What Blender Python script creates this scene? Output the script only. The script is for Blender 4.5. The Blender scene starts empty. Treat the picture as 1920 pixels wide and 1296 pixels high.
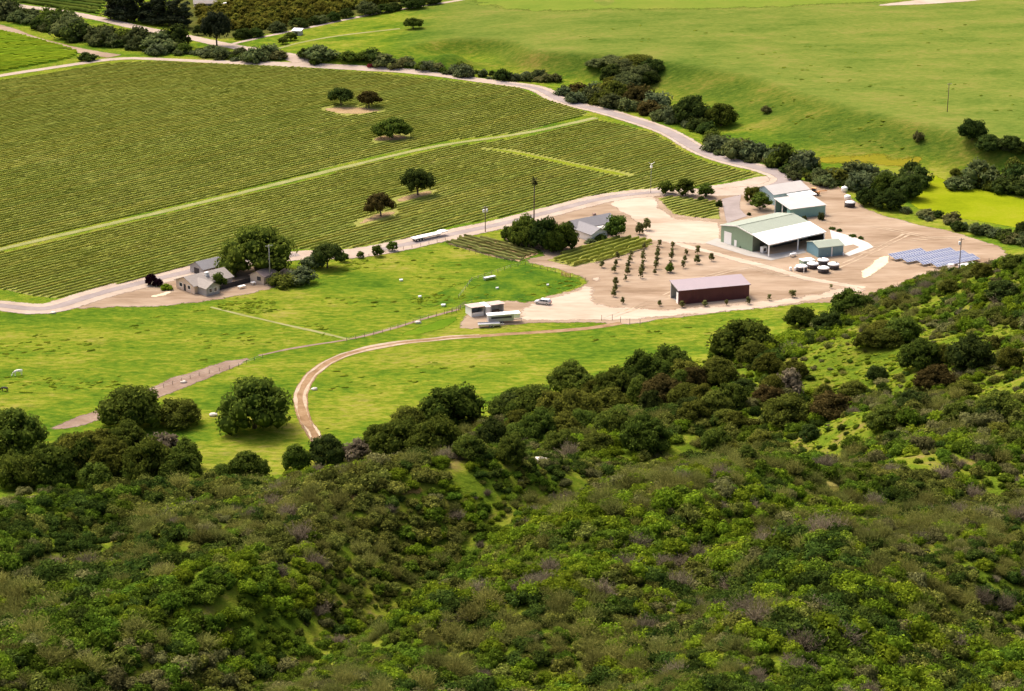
import bpy, math, random
import numpy as np
from mathutils import Vector, Matrix, geometry

R = math.radians
random.seed(7)
rng = np.random.default_rng(7)
SC = bpy.context.scene
COL = SC.collection

# ------------------------------------------------------------------ camera
F_PX, CAM_H = 3800.0, 180.0
PITCH = R(16.5) + math.atan(148 / 3800)
cam_d = bpy.data.cameras.new('camera')
cam_d.sensor_fit = 'HORIZONTAL'
cam_d.sensor_width = 36.0
cam_d.lens = 36.0 * F_PX / 1920.0
cam_d.clip_start = 1.0
cam_d.clip_end = 20000.0
cam = bpy.data.objects.new('camera', cam_d)
cam.location = (0, 0, CAM_H)
cam.rotation_euler = (R(90) - PITCH, 0, 0)
COL.objects.link(cam)
SC.camera = cam

# ------------------------------------------------------------------ light
SUN_DIR = Vector((-0.50, 0.62, 1.10)).normalized()      # towards the sun
wd = bpy.data.worlds.new('World')
SC.world = wd
wd.use_nodes = True
nt = wd.node_tree
nt.nodes.clear()
sky = nt.nodes.new('ShaderNodeTexSky')
sky.sky_type = 'NISHITA'
sky.sun_disc = False
sky.sun_elevation = math.asin(SUN_DIR.z)
sky.sun_rotation = math.atan2(SUN_DIR.x, SUN_DIR.y)
sky.air_density = 0.5
sky.dust_density = 8.0
sky.ozone_density = 0.4
bg = nt.nodes.new('ShaderNodeBackground')
bg.inputs['Strength'].default_value = 0.15
wo = nt.nodes.new('ShaderNodeOutputWorld')
nt.links.new(sky.outputs[0], bg.inputs[0])
nt.links.new(bg.outputs[0], wo.inputs[0])
sl = bpy.data.lights.new('sun', 'SUN')
sl.energy = 1.5
sl.angle = R(13)
sl.color = (1.0, 0.91, 0.77)
sun = bpy.data.objects.new('sun', sl)
sun.rotation_euler = SUN_DIR.to_track_quat('Z', 'Y').to_euler()
sun.location = (0, 0, 300)
COL.objects.link(sun)
SC.view_settings.view_transform = 'Standard'
SC.view_settings.look = 'None'
SC.view_settings.exposure = 1.15
SC.view_settings.gamma = 1.0
SC.view_settings.use_curve_mapping = False
SC.render.engine = 'CYCLES'
SC.cycles.max_bounces = 5
SC.cycles.diffuse_bounces = 3
SC.cycles.transmission_bounces = 3
SC.cycles.transparent_max_bounces = 6

# ------------------------------------------------------------------ noise
_perm = rng.permutation(512)
_val = rng.random(512)
def vnoise(x, y):
    xi = np.floor(x).astype(int); yi = np.floor(y).astype(int)
    xf = x - xi; yf = y - yi
    u = xf * xf * (3 - 2 * xf); v = yf * yf * (3 - 2 * yf)
    def h(a, b): return _val[_perm[(_perm[a & 511] + b) & 511]]
    return ((h(xi, yi) * (1 - u) + h(xi + 1, yi) * u) * (1 - v) +
            (h(xi, yi + 1) * (1 - u) + h(xi + 1, yi + 1) * u) * v) * 2 - 1
def fbm(x, y, s, o=3):
    r = 0; a = 1.0
    for k in range(o):
        r = r + a * vnoise(x / s + 17.3 * k, y / s + 5.1 * k); a *= 0.5; s *= 0.5
    return r

# ------------------------------------------------------------------ pixel rays
FW = np.array([0, math.cos(PITCH), -math.sin(PITCH)])
UP = np.array([0, math.sin(PITCH), math.cos(PITCH)])
def ray(px, py):
    return FW + np.array([1.0, 0, 0]) * (px - 960) / F_PX - UP * (py - 648) / F_PX
def G(px, py, z=0.0):
    d = ray(px, py)
    t = (z - CAM_H) / d[2]
    return np.array([d[0] * t, d[1] * t, z])
def to_pix(x, y, z):
    q = np.stack([x, y, z - CAM_H], -1)
    c = q @ FW
    return 960 + F_PX * q[..., 0] / c, 648 - F_PX * (q @ UP) / c, c

# ------------------------------------------------------------------ terrain
def tps(pts):
    p = np.array(pts, float); n = len(p)
    s = 100.0
    X = p[:, :2] / s
    def K(r2): return np.where(r2 > 1e-12, 0.5 * r2 * np.log(np.maximum(r2, 1e-12)), 0)
    A = np.zeros((n + 3, n + 3))
    d = ((X[:, None] - X[None]) ** 2).sum(-1)
    A[:n, :n] = K(d) + np.eye(n) * 0.002
    A[:n, n] = 1; A[:n, n + 1:] = X
    A[n, :n] = 1; A[n + 1:, :n] = X.T
    w = np.linalg.solve(A, np.concatenate([p[:, 2], [0, 0, 0]]))
    def f(x, y):
        q = np.stack([x.ravel() / s, y.ravel() / s], -1)
        out = np.empty(len(q))
        for i in range(0, len(q), 40000):
            b = q[i:i + 40000]
            out[i:i + 40000] = K(((b[:, None] - X[None]) ** 2).sum(-1)) @ w[:n] + w[n] + b @ w[n + 1:]
        return out.reshape(x.shape)
    return f

hill_px = [(-100, 1296, 72), (0, 1296, 73), (400, 1296, 74), (560, 1296, 68), (800, 1296, 75), (1200, 1296, 79), (1600, 1296, 81), (2020, 1296, 84),
    (0, 1100, 69), (400, 1100, 71), (700, 1100, 65), (1000, 1100, 73), (1400, 1100, 73), (1920, 1100, 70),
    (-60, 995, 62), (0, 990, 63), (300, 972, 64), (500, 950, 65), (640, 925, 65), (760, 908, 65), (900, 888, 65), (1100, 902, 63), (1300, 908, 60), (1500, 903, 56), (1700, 870, 48),
    (1900, 950, 52), (1900, 860, 42), (1900, 700, 30), (1900, 600, 27), (1900, 520, 24), (2050, 490, 30),
    (1300, 750, 8), (1300, 850, 16), (1100, 850, 13), (1500, 760, 16), (1600, 700, 17), (1600, 830, 27), (1450, 650, 5), (1700, 620, 17),
    (1650, 590, 9), (1800, 560, 18), (1750, 540, 11), (1100, 760, 4), (950, 800, 4),
    (1560, 590, 0), (1480, 620, 0), (1330, 670, 0), (1150, 700, 0), (940, 760, 0), (680, 830, 0), (500, 900, 0),
    (1560, 545, -6), (1330, 630, -6), (1100, 660, -6), (900, 700, -7), (600, 760, -8), (300, 760, -10), (0, 760, -10),
    (1750, 510, -6), (1850, 492, -5), (2000, 465, -6), (1500, 500, -14), (1000, 560, -14), (500, 640, -16), (-100, 660, -18)]
hill_xy = [(-80, 330, 34), (0, 330, 37), (55, 335, 38), (-80, 385, 12), (0, 385, 17), (60, 390, 22), (-130, 430, 0), (-60, 425, 3),
    (0, 100, 92), (0, 0, 102), (150, 0, 100), (-150, 0, 95), (0, -200, 95), (-300, 200, 55), (300, 200, 95), (-200, 320, 32), (250, 320, 62),
    (300, 450, 48), (300, 560, 20), (-250, 430, -2), (-300, 520, -15), (300, 680, -10)]
hill_f = tps([tuple(G(*p)) for p in hill_px] + hill_xy)

EDGE = [(700, 74), (850, 80), (1000, 85), (1120, 98), (1250, 115), (1400, 140), (1560, 190), (1700, 225), (1900, 268), (2050, 300)]
TOE = [(860, 118), (950, 135), (1080, 160), (1250, 212), (1390, 290), (1500, 308), (1720, 322), (1830, 332), (1960, 350), (2080, 380)]
T_H = 11.0
te = [tuple(G(a, b, T_H)[:2]) + (1.0,) for a, b in EDGE]
tt = [tuple(G(a, b, 0)[:2]) + (0.0,) for a, b in TOE]
tpts = te + tt
tpts += [(x + 25, y + 45, 2.2) for x, y, _ in te] + [(x - 22, y - 40, -1.2) for x, y, _ in tt]
terr_f = tps(tpts)

GX = np.arange(-460, 461, 2.5); GY = np.arange(-220, 1400, 2.5)
mx, my = np.meshgrid(GX, GY)
hh = hill_f(mx, my)
hh = np.where(my > 760, -30, hh)
hill_raw = hh.copy()
amp = np.clip(hh / 14, 0, 1)
hh = hh + amp * (3.0 * fbm(mx, my, 40, 3) + 0.5 * fbm(mx + 91, my, 9, 2))
fold = np.sin(2 * np.pi * (mx - 0.62 * (my - 230)) / 48 + 1.3 * fbm(mx, my + 500, 45, 2) + 0.6)
hh = hh + amp * np.clip((330 - my) / 50, 0.25, 1) * 2.9 * fold
gz = 0.5 * (hh + np.sqrt(hh * hh + 2.0)) - 0.02
s = terr_f(mx, my)
s = np.where(my < 640, -1, s)
sc_ = np.clip(s, 0, 1)
soft = sc_ ** 1.7
th = T_H * np.clip((mx + 150) / 200, 0, 1)
gz = gz + th * soft + np.clip(s - 1, 0, 40) * 0.22 * np.clip((mx + 100) / 150, 0, 1)
gz = gz + np.clip((my - 900) / 300, 0, 1) * 1.0 * fbm(mx, my, 120, 2)
GZ = gz
def bil(A, x, y):
    x = np.asarray(x, float); y = np.asarray(y, float)
    fx = np.clip((x - GX[0]) / 2.5, 0, len(GX) - 1.001); fy = np.clip((y - GY[0]) / 2.5, 0, len(GY) - 1.001)
    i = fx.astype(int); j = fy.astype(int); u = fx - i; v = fy - j
    return (A[j, i] * (1 - u) + A[j, i + 1] * u) * (1 - v) + (A[j + 1, i] * (1 - u) + A[j + 1, i + 1] * u) * v
def T(x, y): return bil(GZ, x, y)
_t = np.concatenate([np.arange(120, 1000, 1.0), np.arange(1000, 2200, 4.0)])
def P(px, py):
    """first hit of the pixel's ray with the terrain"""
    d = ray(px, py)
    x = d[0] * _t; y = d[1] * _t; z = CAM_H + d[2] * _t
    g = z - T(x, y)
    k = np.argmax(g < 0)
    if g[k] >= 0: return G(px, py)
    a, b = g[k - 1], g[k]
    t = _t[k - 1] + (_t[k] - _t[k - 1]) * a / (a - b)
    return np.array([d[0] * t, d[1] * t, float(T(d[0] * t, d[1] * t))])
def scale_at(p): return F_PX / float((np.array(p) - [0, 0, CAM_H]) @ FW)

# ------------------------------------------------------------------ materials
MATS = {}
def new_mat(name):
    m = bpy.data.materials.new(name); m.use_nodes = True
    n = m.node_tree; n.nodes.clear()
    o = n.nodes.new('ShaderNodeOutputMaterial')
    return m, n, o
def N(n, t, **kw):
    k = n.nodes.new(t)
    for a, v in kw.items():
        if a.startswith('_'): setattr(k, a[1:], v)
        else: k.inputs[a.replace('__', ' ')].default_value = v
    return k
def c4(c): return (c[0], c[1], c[2], 1)
def ramp(n, fac, stops):
    r = n.nodes.new('ShaderNodeValToRGB')
    e = r.color_ramp.elements
    while len(e) < len(stops): e.new(0.5)
    for el, (p, c) in zip(e, stops): el.position = p; el.color = c4(c)
    n.links.new(fac, r.inputs[0]); return r.outputs[0]
def noise(n, vec, sc, det=3, rough=0.55, dim=None):
    k = N(n, 'ShaderNodeTexNoise', Scale=sc, Detail=det, Roughness=rough)
    n.links.new(vec, k.inputs['Vector']); return k.outputs['Fac']
def mixc(n, fac, a, b, mode='MIX'):
    k = n.nodes.new('ShaderNodeMix'); k.data_type = 'RGBA'; k.blend_type = mode
    for sock, v in ((k.inputs[0], fac), (k.inputs[6], a), (k.inputs[7], b)):
        if isinstance(v, (int, float)): sock.default_value = v
        elif isinstance(v, tuple): sock.default_value = c4(v)
        else: n.links.new(v, sock)
    return k.outputs[2]
def mth(n, op, a, b=None, clamp=False):
    k = n.nodes.new('ShaderNodeMath'); k.operation = op; k.use_clamp = clamp
    for i, v in enumerate((a, b)):
        if v is None: continue
        if isinstance(v, (int, float)): k.inputs[i].default_value = v
        else: n.links.new(v, k.inputs[i])
    return k.outputs[0]
def bump(n, h, dist=0.3, st=1.0):
    b = N(n, 'ShaderNodeBump', Strength=st, Distance=dist)
    n.links.new(h, b.inputs['Height']); return b.outputs[0]

def ground_mat(name, stops, scale=0.05, fine=0.6, bumpd=0.3, edge=False, speck=None, stretch=None, big=None):
    """mottled soil or grass; edge=True feathers the sheet's border by its 'edge' attribute"""
    m, n, o = new_mat(name)
    geo = n.nodes.new('ShaderNodeNewGeometry')
    vec = geo.outputs['Position']
    if stretch:
        mp = N(n, 'ShaderNodeMapping', Rotation=(0, 0, stretch[0]), Scale=stretch[1])
        n.links.new(vec, mp.inputs[0]); vec = mp.outputs[0]
    f1 = noise(n, vec, scale, 5, 0.62)
    f2 = noise(n, vec, fine, 4, 0.6)
    f = mth(n, 'ADD', mth(n, 'MULTIPLY', f1, 0.72), mth(n, 'MULTIPLY', f2, 0.28))
    c = ramp(n, f, stops)
    if big:
        f4 = noise(n, geo.outputs['Position'], big[0], 3, 0.5)
        f4 = mth(n, 'MULTIPLY', mth(n, 'SUBTRACT', f4, big[2]), big[3], True)
        c = mixc(n, f4, c, big[1])
    if speck:
        f3 = noise(n, vec, speck[0], 3, 0.6)
        f3 = mth(n, 'MULTIPLY', mth(n, 'SUBTRACT', f3, speck[2]), 7, True)
        c = mixc(n, mth(n, 'MULTIPLY', f3, 0.7), c, speck[1])
    b = N(n, 'ShaderNodeBsdfDiffuse', Roughness=0.6)
    n.links.new(c, b.inputs[0])
    hgt = mth(n, 'ADD', noise(n, vec, fine * 1.3, 5, 0.65), mth(n, 'MULTIPLY', f1, 1.2))
    n.links.new(bump(n, hgt, bumpd), b.inputs['Normal'])
    out = b.outputs[0]
    if edge:
        at = N(n, 'ShaderNodeAttribute', _attribute_name='edge')
        e = mth(n, 'ADD', at.outputs['Fac'], mth(n, 'MULTIPLY', mth(n, 'SUBTRACT', noise(n, geo.outputs['Position'], 0.55, 4, 0.7), 0.5), 1.5))
        e = mth(n, 'MULTIPLY', mth(n, 'SUBTRACT', e, 0.22), 2.6, True)
        tr = n.nodes.new('ShaderNodeBsdfTransparent')
        mx_ = n.nodes.new('ShaderNodeMixShader')
        n.links.new(e, mx_.inputs[0]); n.links.new(tr.outputs[0], mx_.inputs[1]); n.links.new(out, mx_.inputs[2])
        out = mx_.outputs[0]
    n.links.new(out, o.inputs[0])
    MATS[name] = m; return m

def leaf_mat(name, a, b, trans=0.25, var=0.55):
    m, n, o = new_mat(name)
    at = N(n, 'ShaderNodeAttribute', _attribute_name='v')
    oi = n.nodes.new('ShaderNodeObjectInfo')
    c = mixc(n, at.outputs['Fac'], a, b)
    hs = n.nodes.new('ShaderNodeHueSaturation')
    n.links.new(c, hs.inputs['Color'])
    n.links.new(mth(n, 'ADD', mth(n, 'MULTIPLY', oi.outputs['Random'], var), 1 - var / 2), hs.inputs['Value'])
    r2 = mth(n, 'FRACT', mth(n, 'MULTIPLY', oi.outputs['Random'], 37.7))
    n.links.new(mth(n, 'ADD', mth(n, 'MULTIPLY', r2, 0.028), 0.482), hs.inputs['Hue'])
    d = N(n, 'ShaderNodeBsdfDiffuse'); t = N(n, 'ShaderNodeBsdfTranslucent')
    n.links.new(hs.outputs[0], d.inputs[0]); n.links.new(hs.outputs[0], t.inputs[0])
    x = n.nodes.new('ShaderNodeMixShader'); x.inputs[0].default_value = trans
    n.links.new(d.outputs[0], x.inputs[1]); n.links.new(t.outputs[0], x.inputs[2])
    n.links.new(x.outputs[0], o.inputs[0])
    MATS[name] = m; return m

def solid(name, c, rough=0.6, metal=0.0, var=0.12, nscale=0.8, seam=None, spec=0.4):
    m, n, o = new_mat(name)
    tc = n.nodes.new('ShaderNodeTexCoord')
    b = N(n, 'ShaderNodeBsdfPrincipled', Roughness=rough, Metallic=metal)
    b.inputs['Specular IOR Level'].default_value = spec
    f = noise(n, tc.outputs['Object'], nscale, 5, 0.65)
    col = mixc(n, f, tuple(max(0, x * (1 - var)) for x in c), tuple(min(1, x * (1 + var)) for x in c))
    if seam:                      # ribs of sheet metal: fine relief along one axis
        sx = n.nodes.new('ShaderNodeSeparateXYZ'); n.links.new(tc.outputs['Object'], sx.inputs[0])
        w = mth(n, 'SINE', mth(n, 'MULTIPLY', sx.outputs[seam[0]], 2 * math.pi / seam[1]))
        w = mth(n, 'POWER', mth(n, 'ABSOLUTE', w), 6)
        n.links.new(bump(n, w, 0.05, 0.8), b.inputs['Normal'])
        col = mixc(n, mth(n, 'MULTIPLY', w, 0.30), col, tuple(x * 0.55 for x in c))
    n.links.new(col, b.inputs['Base Color'])
    n.links.new(b.outputs[0], o.inputs[0])
    MATS[name] = m; return m

# grass and soils
def hill_ground():
    m, n, o = new_mat('ground')
    geo = n.nodes.new('ShaderNodeNewGeometry'); vec = geo.outputs['Position']
    mp = N(n, 'ShaderNodeMapping', Rotation=(0, 0, R(-12)), Scale=(0.75, 1.25, 1.0)); n.links.new(vec, mp.inputs[0]); v2 = mp.outputs[0]
    f1 = noise(n, v2, 0.035, 6, 0.66); f2 = noise(n, v2, 0.5, 4, 0.65)
    f = mth(n, 'ADD', mth(n, 'MULTIPLY', mth(n, 'SUBTRACT', mth(n, 'ADD', mth(n, 'MULTIPLY', f1, 0.6), mth(n, 'MULTIPLY', f2, 0.4)), 0.5), 1.75), 0.5)
    grass = ramp(n, f, [(0.28, (0.056, 0.120, 0.010)), (0.42, (0.108, 0.180, 0.014)), (0.53, (0.178, 0.225, 0.018)), (0.62, (0.245, 0.258, 0.032)), (0.75, (0.29, 0.26, 0.06))])
    brush = ramp(n, noise(n, vec, 0.14, 5, 0.68), [(0.30, (0.045, 0.080, 0.008)), (0.45, (0.105, 0.155, 0.012)), (0.56, (0.165, 0.185, 0.020)), (0.68, (0.20, 0.16, 0.05)), (0.8, (0.26, 0.17, 0.08))])
    far = ramp(n, f, [(0.28, (0.088, 0.145, 0.020)), (0.42, (0.133, 0.182, 0.030)), (0.55, (0.168, 0.205, 0.036)), (0.7, (0.215, 0.215, 0.050))])
    ah = N(n, 'ShaderNodeAttribute', _attribute_name='hill'); af = N(n, 'ShaderNodeAttribute', _attribute_name='plateau')
    ms = N(n, 'ShaderNodeMapping', Rotation=(0, 0, R(14)), Scale=(0.45, 1.5, 1.0)); n.links.new(vec, ms.inputs[0])
    st = mth(n, 'MULTIPLY', mth(n, 'SUBTRACT', noise(n, ms.outputs[0], 0.20, 7, 0.80), 0.50), 6, True)
    grass = mixc(n, mth(n, 'MULTIPLY', st, 0.70), grass, (0.055, 0.115, 0.010))
    st2 = mth(n, 'MULTIPLY', mth(n, 'SUBTRACT', noise(n, ms.outputs[0], 0.26, 7, 0.82), 0.52), 6, True)
    far = mixc(n, mth(n, 'MULTIPLY', st2, 0.50), far, (0.10, 0.135, 0.020))
    hf = mth(n, 'MULTIPLY', mth(n, 'ADD', mth(n, 'SUBTRACT', ah.outputs['Fac'], 0.5), mth(n, 'SUBTRACT', noise(n, vec, 0.12, 4), 0.25)), 2.2, True)
    c = mixc(n, hf, grass, brush)
    ab = N(n, 'ShaderNodeAttribute', _attribute_name='bank')
    bank = ramp(n, f, [(0.30, (0.050, 0.095, 0.012)), (0.46, (0.085, 0.132, 0.016)), (0.58, (0.130, 0.160, 0.022)), (0.75, (0.22, 0.19, 0.04))])
    c = mixc(n, ab.outputs['Fac'], c, bank)
    c = mixc(n, af.outputs['Fac'], c, far)
    b = N(n, 'ShaderNodeBsdfDiffuse', Roughness=0.6); n.links.new(c, b.inputs[0])
    h = mth(n, 'ADD', noise(n, v2, 0.7, 5, 0.7), mth(n, 'MULTIPLY', f1, 2.5))
    n.links.new(bump(n, h, 0.55), b.inputs['Normal'])
    n.links.new(b.outputs[0], o.inputs[0]); return m
GROUND = hill_ground()
ground_mat('paddock', [(0.3, (0.028, 0.075, 0.012)), (0.45, (0.060, 0.130, 0.012)), (0.56, (0.125, 0.190, 0.014)), (0.68, (0.22, 0.24, 0.03))], 0.09, 0.6, 0.4, True)
ground_mat('bright_meadow', [(0.3, (0.15, 0.20, 0.006)), (0.5, (0.22, 0.265, 0.008)), (0.7, (0.28, 0.285, 0.02))], 0.05, 0.6, 0.25, True)
ground_mat('lush', [(0.3, (0.06, 0.14, 0.008)), (0.5, (0.105, 0.19, 0.012)), (0.7, (0.17, 0.23, 0.016))], 0.06, 0.6, 0.3, True)
ground_mat('vine_soil', [(0.3, (0.215, 0.240, 0.052)), (0.5, (0.268, 0.275, 0.066)), (0.7, (0.315, 0.285, 0.095))], 0.03, 0.8, 0.15, True)
ground_mat('bare_vine_soil', [(0.3, (0.26, 0.17, 0.09)), (0.5, (0.36, 0.25, 0.13)), (0.7, (0.44, 0.33, 0.18))], 0.1, 0.8, 0.15, True)
ground_mat('track_grass', [(0.3, (0.21, 0.23, 0.07)), (0.5, (0.29, 0.29, 0.11)), (0.7, (0.35, 0.33, 0.16))], 0.15, 0.8, 0.1, True)
ground_mat('strip_grass', [(0.3, (0.15, 0.20, 0.014)), (0.5, (0.20, 0.24, 0.018)), (0.7, (0.25, 0.26, 0.03))], 0.15, 0.8, 0.2, True)
ground_mat('dirt', [(0.30, (0.20, 0.135, 0.085)), (0.43, (0.30, 0.215, 0.142)), (0.54, (0.37, 0.278, 0.192)), (0.68, (0.47, 0.37, 0.275))], 0.06, 0.35, 0.2, True, stretch=(R(-32), (0.45, 1.5, 1)), speck=(0.05, (0.44, 0.335, 0.24), 0.56))
ground_mat('pale_dirt', [(0.3, (0.38, 0.285, 0.20)), (0.45, (0.48, 0.38, 0.285)), (0.6, (0.57, 0.465, 0.36))], 0.06, 0.35, 0.12, True, stretch=(R(-20), (0.5, 1.5, 1)))
ground_mat('sand', [(0.3, (0.62, 0.50, 0.33)), (0.6, (0.74, 0.62, 0.44))], 0.2, 0.9, 0.1, True)
ground_mat('gravel_road', [(0.3, (0.38, 0.295, 0.225)), (0.5, (0.46, 0.37, 0.29)), (0.7, (0.53, 0.44, 0.35))], 0.12, 0.7, 0.08, True)
ground_mat('asphalt', [(0.3, (0.27, 0.225, 0.205)), (0.5, (0.33, 0.280, 0.258)), (0.7, (0.40, 0.34, 0.31))], 0.12, 0.9, 0.04, True)
ground_mat('concrete', [(0.3, (0.36, 0.34, 0.30)), (0.6, (0.46, 0.43, 0.385))], 0.3, 1.5, 0.02, False)
ground_mat('white_concrete', [(0.3, (0.56, 0.52, 0.465)), (0.6, (0.68, 0.64, 0.58))], 0.3, 1.5, 0.02, False)
ground_mat('brown_track', [(0.3, (0.20, 0.12, 0.06)), (0.5, (0.31, 0.20, 0.11)), (0.7, (0.40, 0.29, 0.17))], 0.25, 0.9, 0.15, True)
ground_mat('rut', [(0.3, (0.34, 0.245, 0.155)), (0.6, (0.53, 0.42, 0.30))], 0.4, 1.2, 0.1, True)
ground_mat('mauve_dirt', [(0.3, (0.20, 0.135, 0.095)), (0.5, (0.28, 0.20, 0.148)), (0.7, (0.37, 0.285, 0.21))], 0.15, 0.8, 0.12, True)
ground_mat('pasture_green', [(0.3, (0.11, 0.175, 0.022)), (0.5, (0.16, 0.215, 0.030)), (0.7, (0.21, 0.23, 0.04))], 0.04, 0.5, 0.25, True)
ground_mat('orange_soil', [(0.3, (0.22, 0.15, 0.03)), (0.5, (0.33, 0.21, 0.07)), (0.7, (0.42, 0.27, 0.13))], 0.3, 1.2, 0.2, True)
ground_mat('tan_grass', [(0.3, (0.20, 0.19, 0.04)), (0.5, (0.30, 0.26, 0.07)), (0.7, (0.38, 0.31, 0.12))], 0.3, 1.2, 0.2, True)
ground_mat('mustard', [(0.3, (0.16, 0.185, 0.016)), (0.5, (0.24, 0.215, 0.018)), (0.7, (0.32, 0.24, 0.03))], 0.05, 0.5, 0.3, True)
ground_mat('crop', [(0.3, (0.06, 0.12, 0.01)), (0.5, (0.12, 0.19, 0.02)), (0.7, (0.19, 0.24, 0.03))], 0.1, 0.6, 0.5, True)
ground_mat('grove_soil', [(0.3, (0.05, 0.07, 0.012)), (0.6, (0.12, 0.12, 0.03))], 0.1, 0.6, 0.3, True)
# foliage
leaf_mat('oak', (0.024, 0.044, 0.008), (0.118, 0.158, 0.022), trans=0.35, var=0.6)
leaf_mat('oak_dark', (0.014, 0.027, 0.008), (0.068, 0.096, 0.018), trans=0.3, var=0.5)
leaf_mat('oak_olive', (0.034, 0.044, 0.009), (0.140, 0.155, 0.022), trans=0.35, var=0.6)
leaf_mat('oak_brown', (0.030, 0.026, 0.008), (0.088, 0.070, 0.020))
leaf_mat('round_green', (0.025, 0.048, 0.008), (0.115, 0.160, 0.025))
leaf_mat('willow', (0.045, 0.065, 0.030), (0.150, 0.180, 0.075))
leaf_mat('creek_green', (0.036, 0.054, 0.020), (0.130, 0.150, 0.050), var=0.7)
leaf_mat('eucalyptus', (0.012, 0.018, 0.010), (0.050, 0.062, 0.030))
leaf_mat('plum', (0.012, 0.005, 0.009), (0.040, 0.014, 0.024))
leaf_mat('grove', (0.045, 0.058, 0.010), (0.185, 0.170, 0.022), var=0.8)
leaf_mat('bright_shrub', (0.0500, 0.0880, 0.0060), (0.1750, 0.2450, 0.0150), var=0.6)
leaf_mat('green_shrub', (0.0300, 0.0600, 0.0060), (0.1150, 0.1780, 0.0160), var=0.8)
leaf_mat('olive_shrub', (0.0380, 0.0500, 0.0100), (0.1700, 0.1850, 0.0340), var=0.8)
leaf_mat('dark_shrub', (0.0120, 0.0270, 0.0060), (0.0675, 0.1020, 0.0150), var=0.8)
leaf_mat('sage_shrub', (0.056, 0.060, 0.020), (0.175, 0.176, 0.062), var=0.7)
leaf_mat('dry_shrub', (0.085, 0.072, 0.042), (0.225, 0.195, 0.125), trans=0.4, var=0.6)
leaf_mat('straw_shrub', (0.070, 0.082, 0.016), (0.215, 0.225, 0.058), trans=0.4, var=0.7)
leaf_mat('vine_leaf', (0.225, 0.258, 0.048), (0.285, 0.312, 0.064), trans=0.5, var=0.10)
leaf_mat('vine_bright', (0.11, 0.17, 0.010), (0.22, 0.32, 0.018), var=0.2)
leaf_mat('vine_dull', (0.06, 0.065, 0.02), (0.16, 0.17, 0.05), var=0.2)
leaf_mat('sapling_leaf', (0.085, 0.095, 0.030), (0.210, 0.205, 0.075), trans=0.35, var=0.6)
leaf_mat('grass_tuft', (0.14, 0.19, 0.012), (0.22, 0.25, 0.024), trans=0.5, var=0.5)
leaf_mat('palm_leaf', (0.03, 0.04, 0.012), (0.10, 0.10, 0.03))
leaf_mat('red_shrub_leaf', (0.12, 0.02, 0.02), (0.30, 0.06, 0.05))
leaf_mat('yellow_shrub_leaf', (0.20, 0.24, 0.05), (0.42, 0.45, 0.12))
solid('bark', (0.10, 0.075, 0.055), 0.9, var=0.4, nscale=3)
solid('pale_bark', (0.26, 0.22, 0.18), 0.9, var=0.3, nscale=3)
solid('wood_pole', (0.12, 0.085, 0.065), 0.9, var=0.25)
solid('grey_pole', (0.24, 0.23, 0.22), 0.8)
# buildings
solid('sage_wall', (0.215, 0.305, 0.205), 0.55, seam=(1, 0.9))
solid('shaded_sage', (0.10, 0.125, 0.095), 0.7)  # sage wall colour darkened to paint the shade under the lean-to
solid('sage_roof', (0.215, 0.25, 0.19), 0.5, seam=(0, 0.9), nscale=0.3)
solid('white_roof', (0.86, 0.85, 0.84), 0.5, seam=(0, 0.9), var=0.03)
solid('white_trim', (0.80, 0.79, 0.77), 0.5, var=0.05)
solid('blue_wall', (0.135, 0.250, 0.300), 0.5, seam=(0, 0.9))
solid('teal_wall', (0.195, 0.375, 0.335), 0.55, seam=(0, 0.9))
solid('pale_blue_wall', (0.42, 0.56, 0.60), 0.55, seam=(1, 0.9))
solid('tan_roof', (0.40, 0.375, 0.35), 0.55, seam=(0, 1.0), nscale=0.25)
solid('maroon_wall', (0.075, 0.016, 0.021), 0.65, seam=(0, 0.9))
solid('mauve_roof', (0.235, 0.182, 0.200), 0.42, seam=(0, 0.9), nscale=0.25, var=0.06)
solid('grey_interior', (0.34, 0.36, 0.36), 0.8)
solid('dark_interior', (0.05, 0.048, 0.045), 0.9)
solid('grey_shingle', (0.165, 0.160, 0.170), 0.8, var=0.25, nscale=1.6)
solid('tan_shingle', (0.215, 0.190, 0.170), 0.85, var=0.28, nscale=1.6)
solid('dark_shingle', (0.16, 0.155, 0.165), 0.85, var=0.25, nscale=1.6)
solid('brown_roof', (0.36, 0.26, 0.22), 0.6, var=0.2, nscale=1.0, seam=(0, 0.8))
solid('stucco', (0.56, 0.45, 0.36), 0.9, var=0.1)
solid('white_wall', (0.66, 0.65, 0.63), 0.8, var=0.08)
solid('grey_wall', (0.30, 0.29, 0.29), 0.8, var=0.1)
solid('brick', (0.30, 0.19, 0.15), 0.9, var=0.25, nscale=3)
solid('dark_fence', (0.035, 0.030, 0.030), 0.9)
solid('glass', (0.03, 0.035, 0.045), 0.12, spec=0.6)
solid('rubber', (0.02, 0.02, 0.02), 0.85)
solid('steel', (0.40, 0.40, 0.41), 0.45, 0.3)
solid('dark_tank', (0.045, 0.035, 0.038), 0.5, seam=(2, 0.35))
solid('white_tank', (0.78, 0.78, 0.77), 0.45, var=0.05)
solid('pv_cell', (0.085, 0.105, 0.19), 0.22, 0.0, var=0.10, nscale=0.5, spec=0.8)
solid('pv_frame', (0.50, 0.51, 0.54), 0.35, 0.4)
solid('silver_paint', (0.42, 0.43, 0.46), 0.3, 0.35, var=0.03)
solid('white_paint', (0.82, 0.81, 0.80), 0.35, var=0.03)
solid('dark_paint', (0.045, 0.048, 0.055), 0.3, 0.2, var=0.05)
solid('red_paint', (0.42, 0.10, 0.08), 0.5)
solid('orange_paint', (0.52, 0.24, 0.07), 0.5, var=0.2)
solid('lamp_red', (0.5, 0.03, 0.02), 0.3)
solid('headlight', (0.75, 0.76, 0.78), 0.15)
solid('green_box', (0.27, 0.38, 0.26), 0.6)
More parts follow.
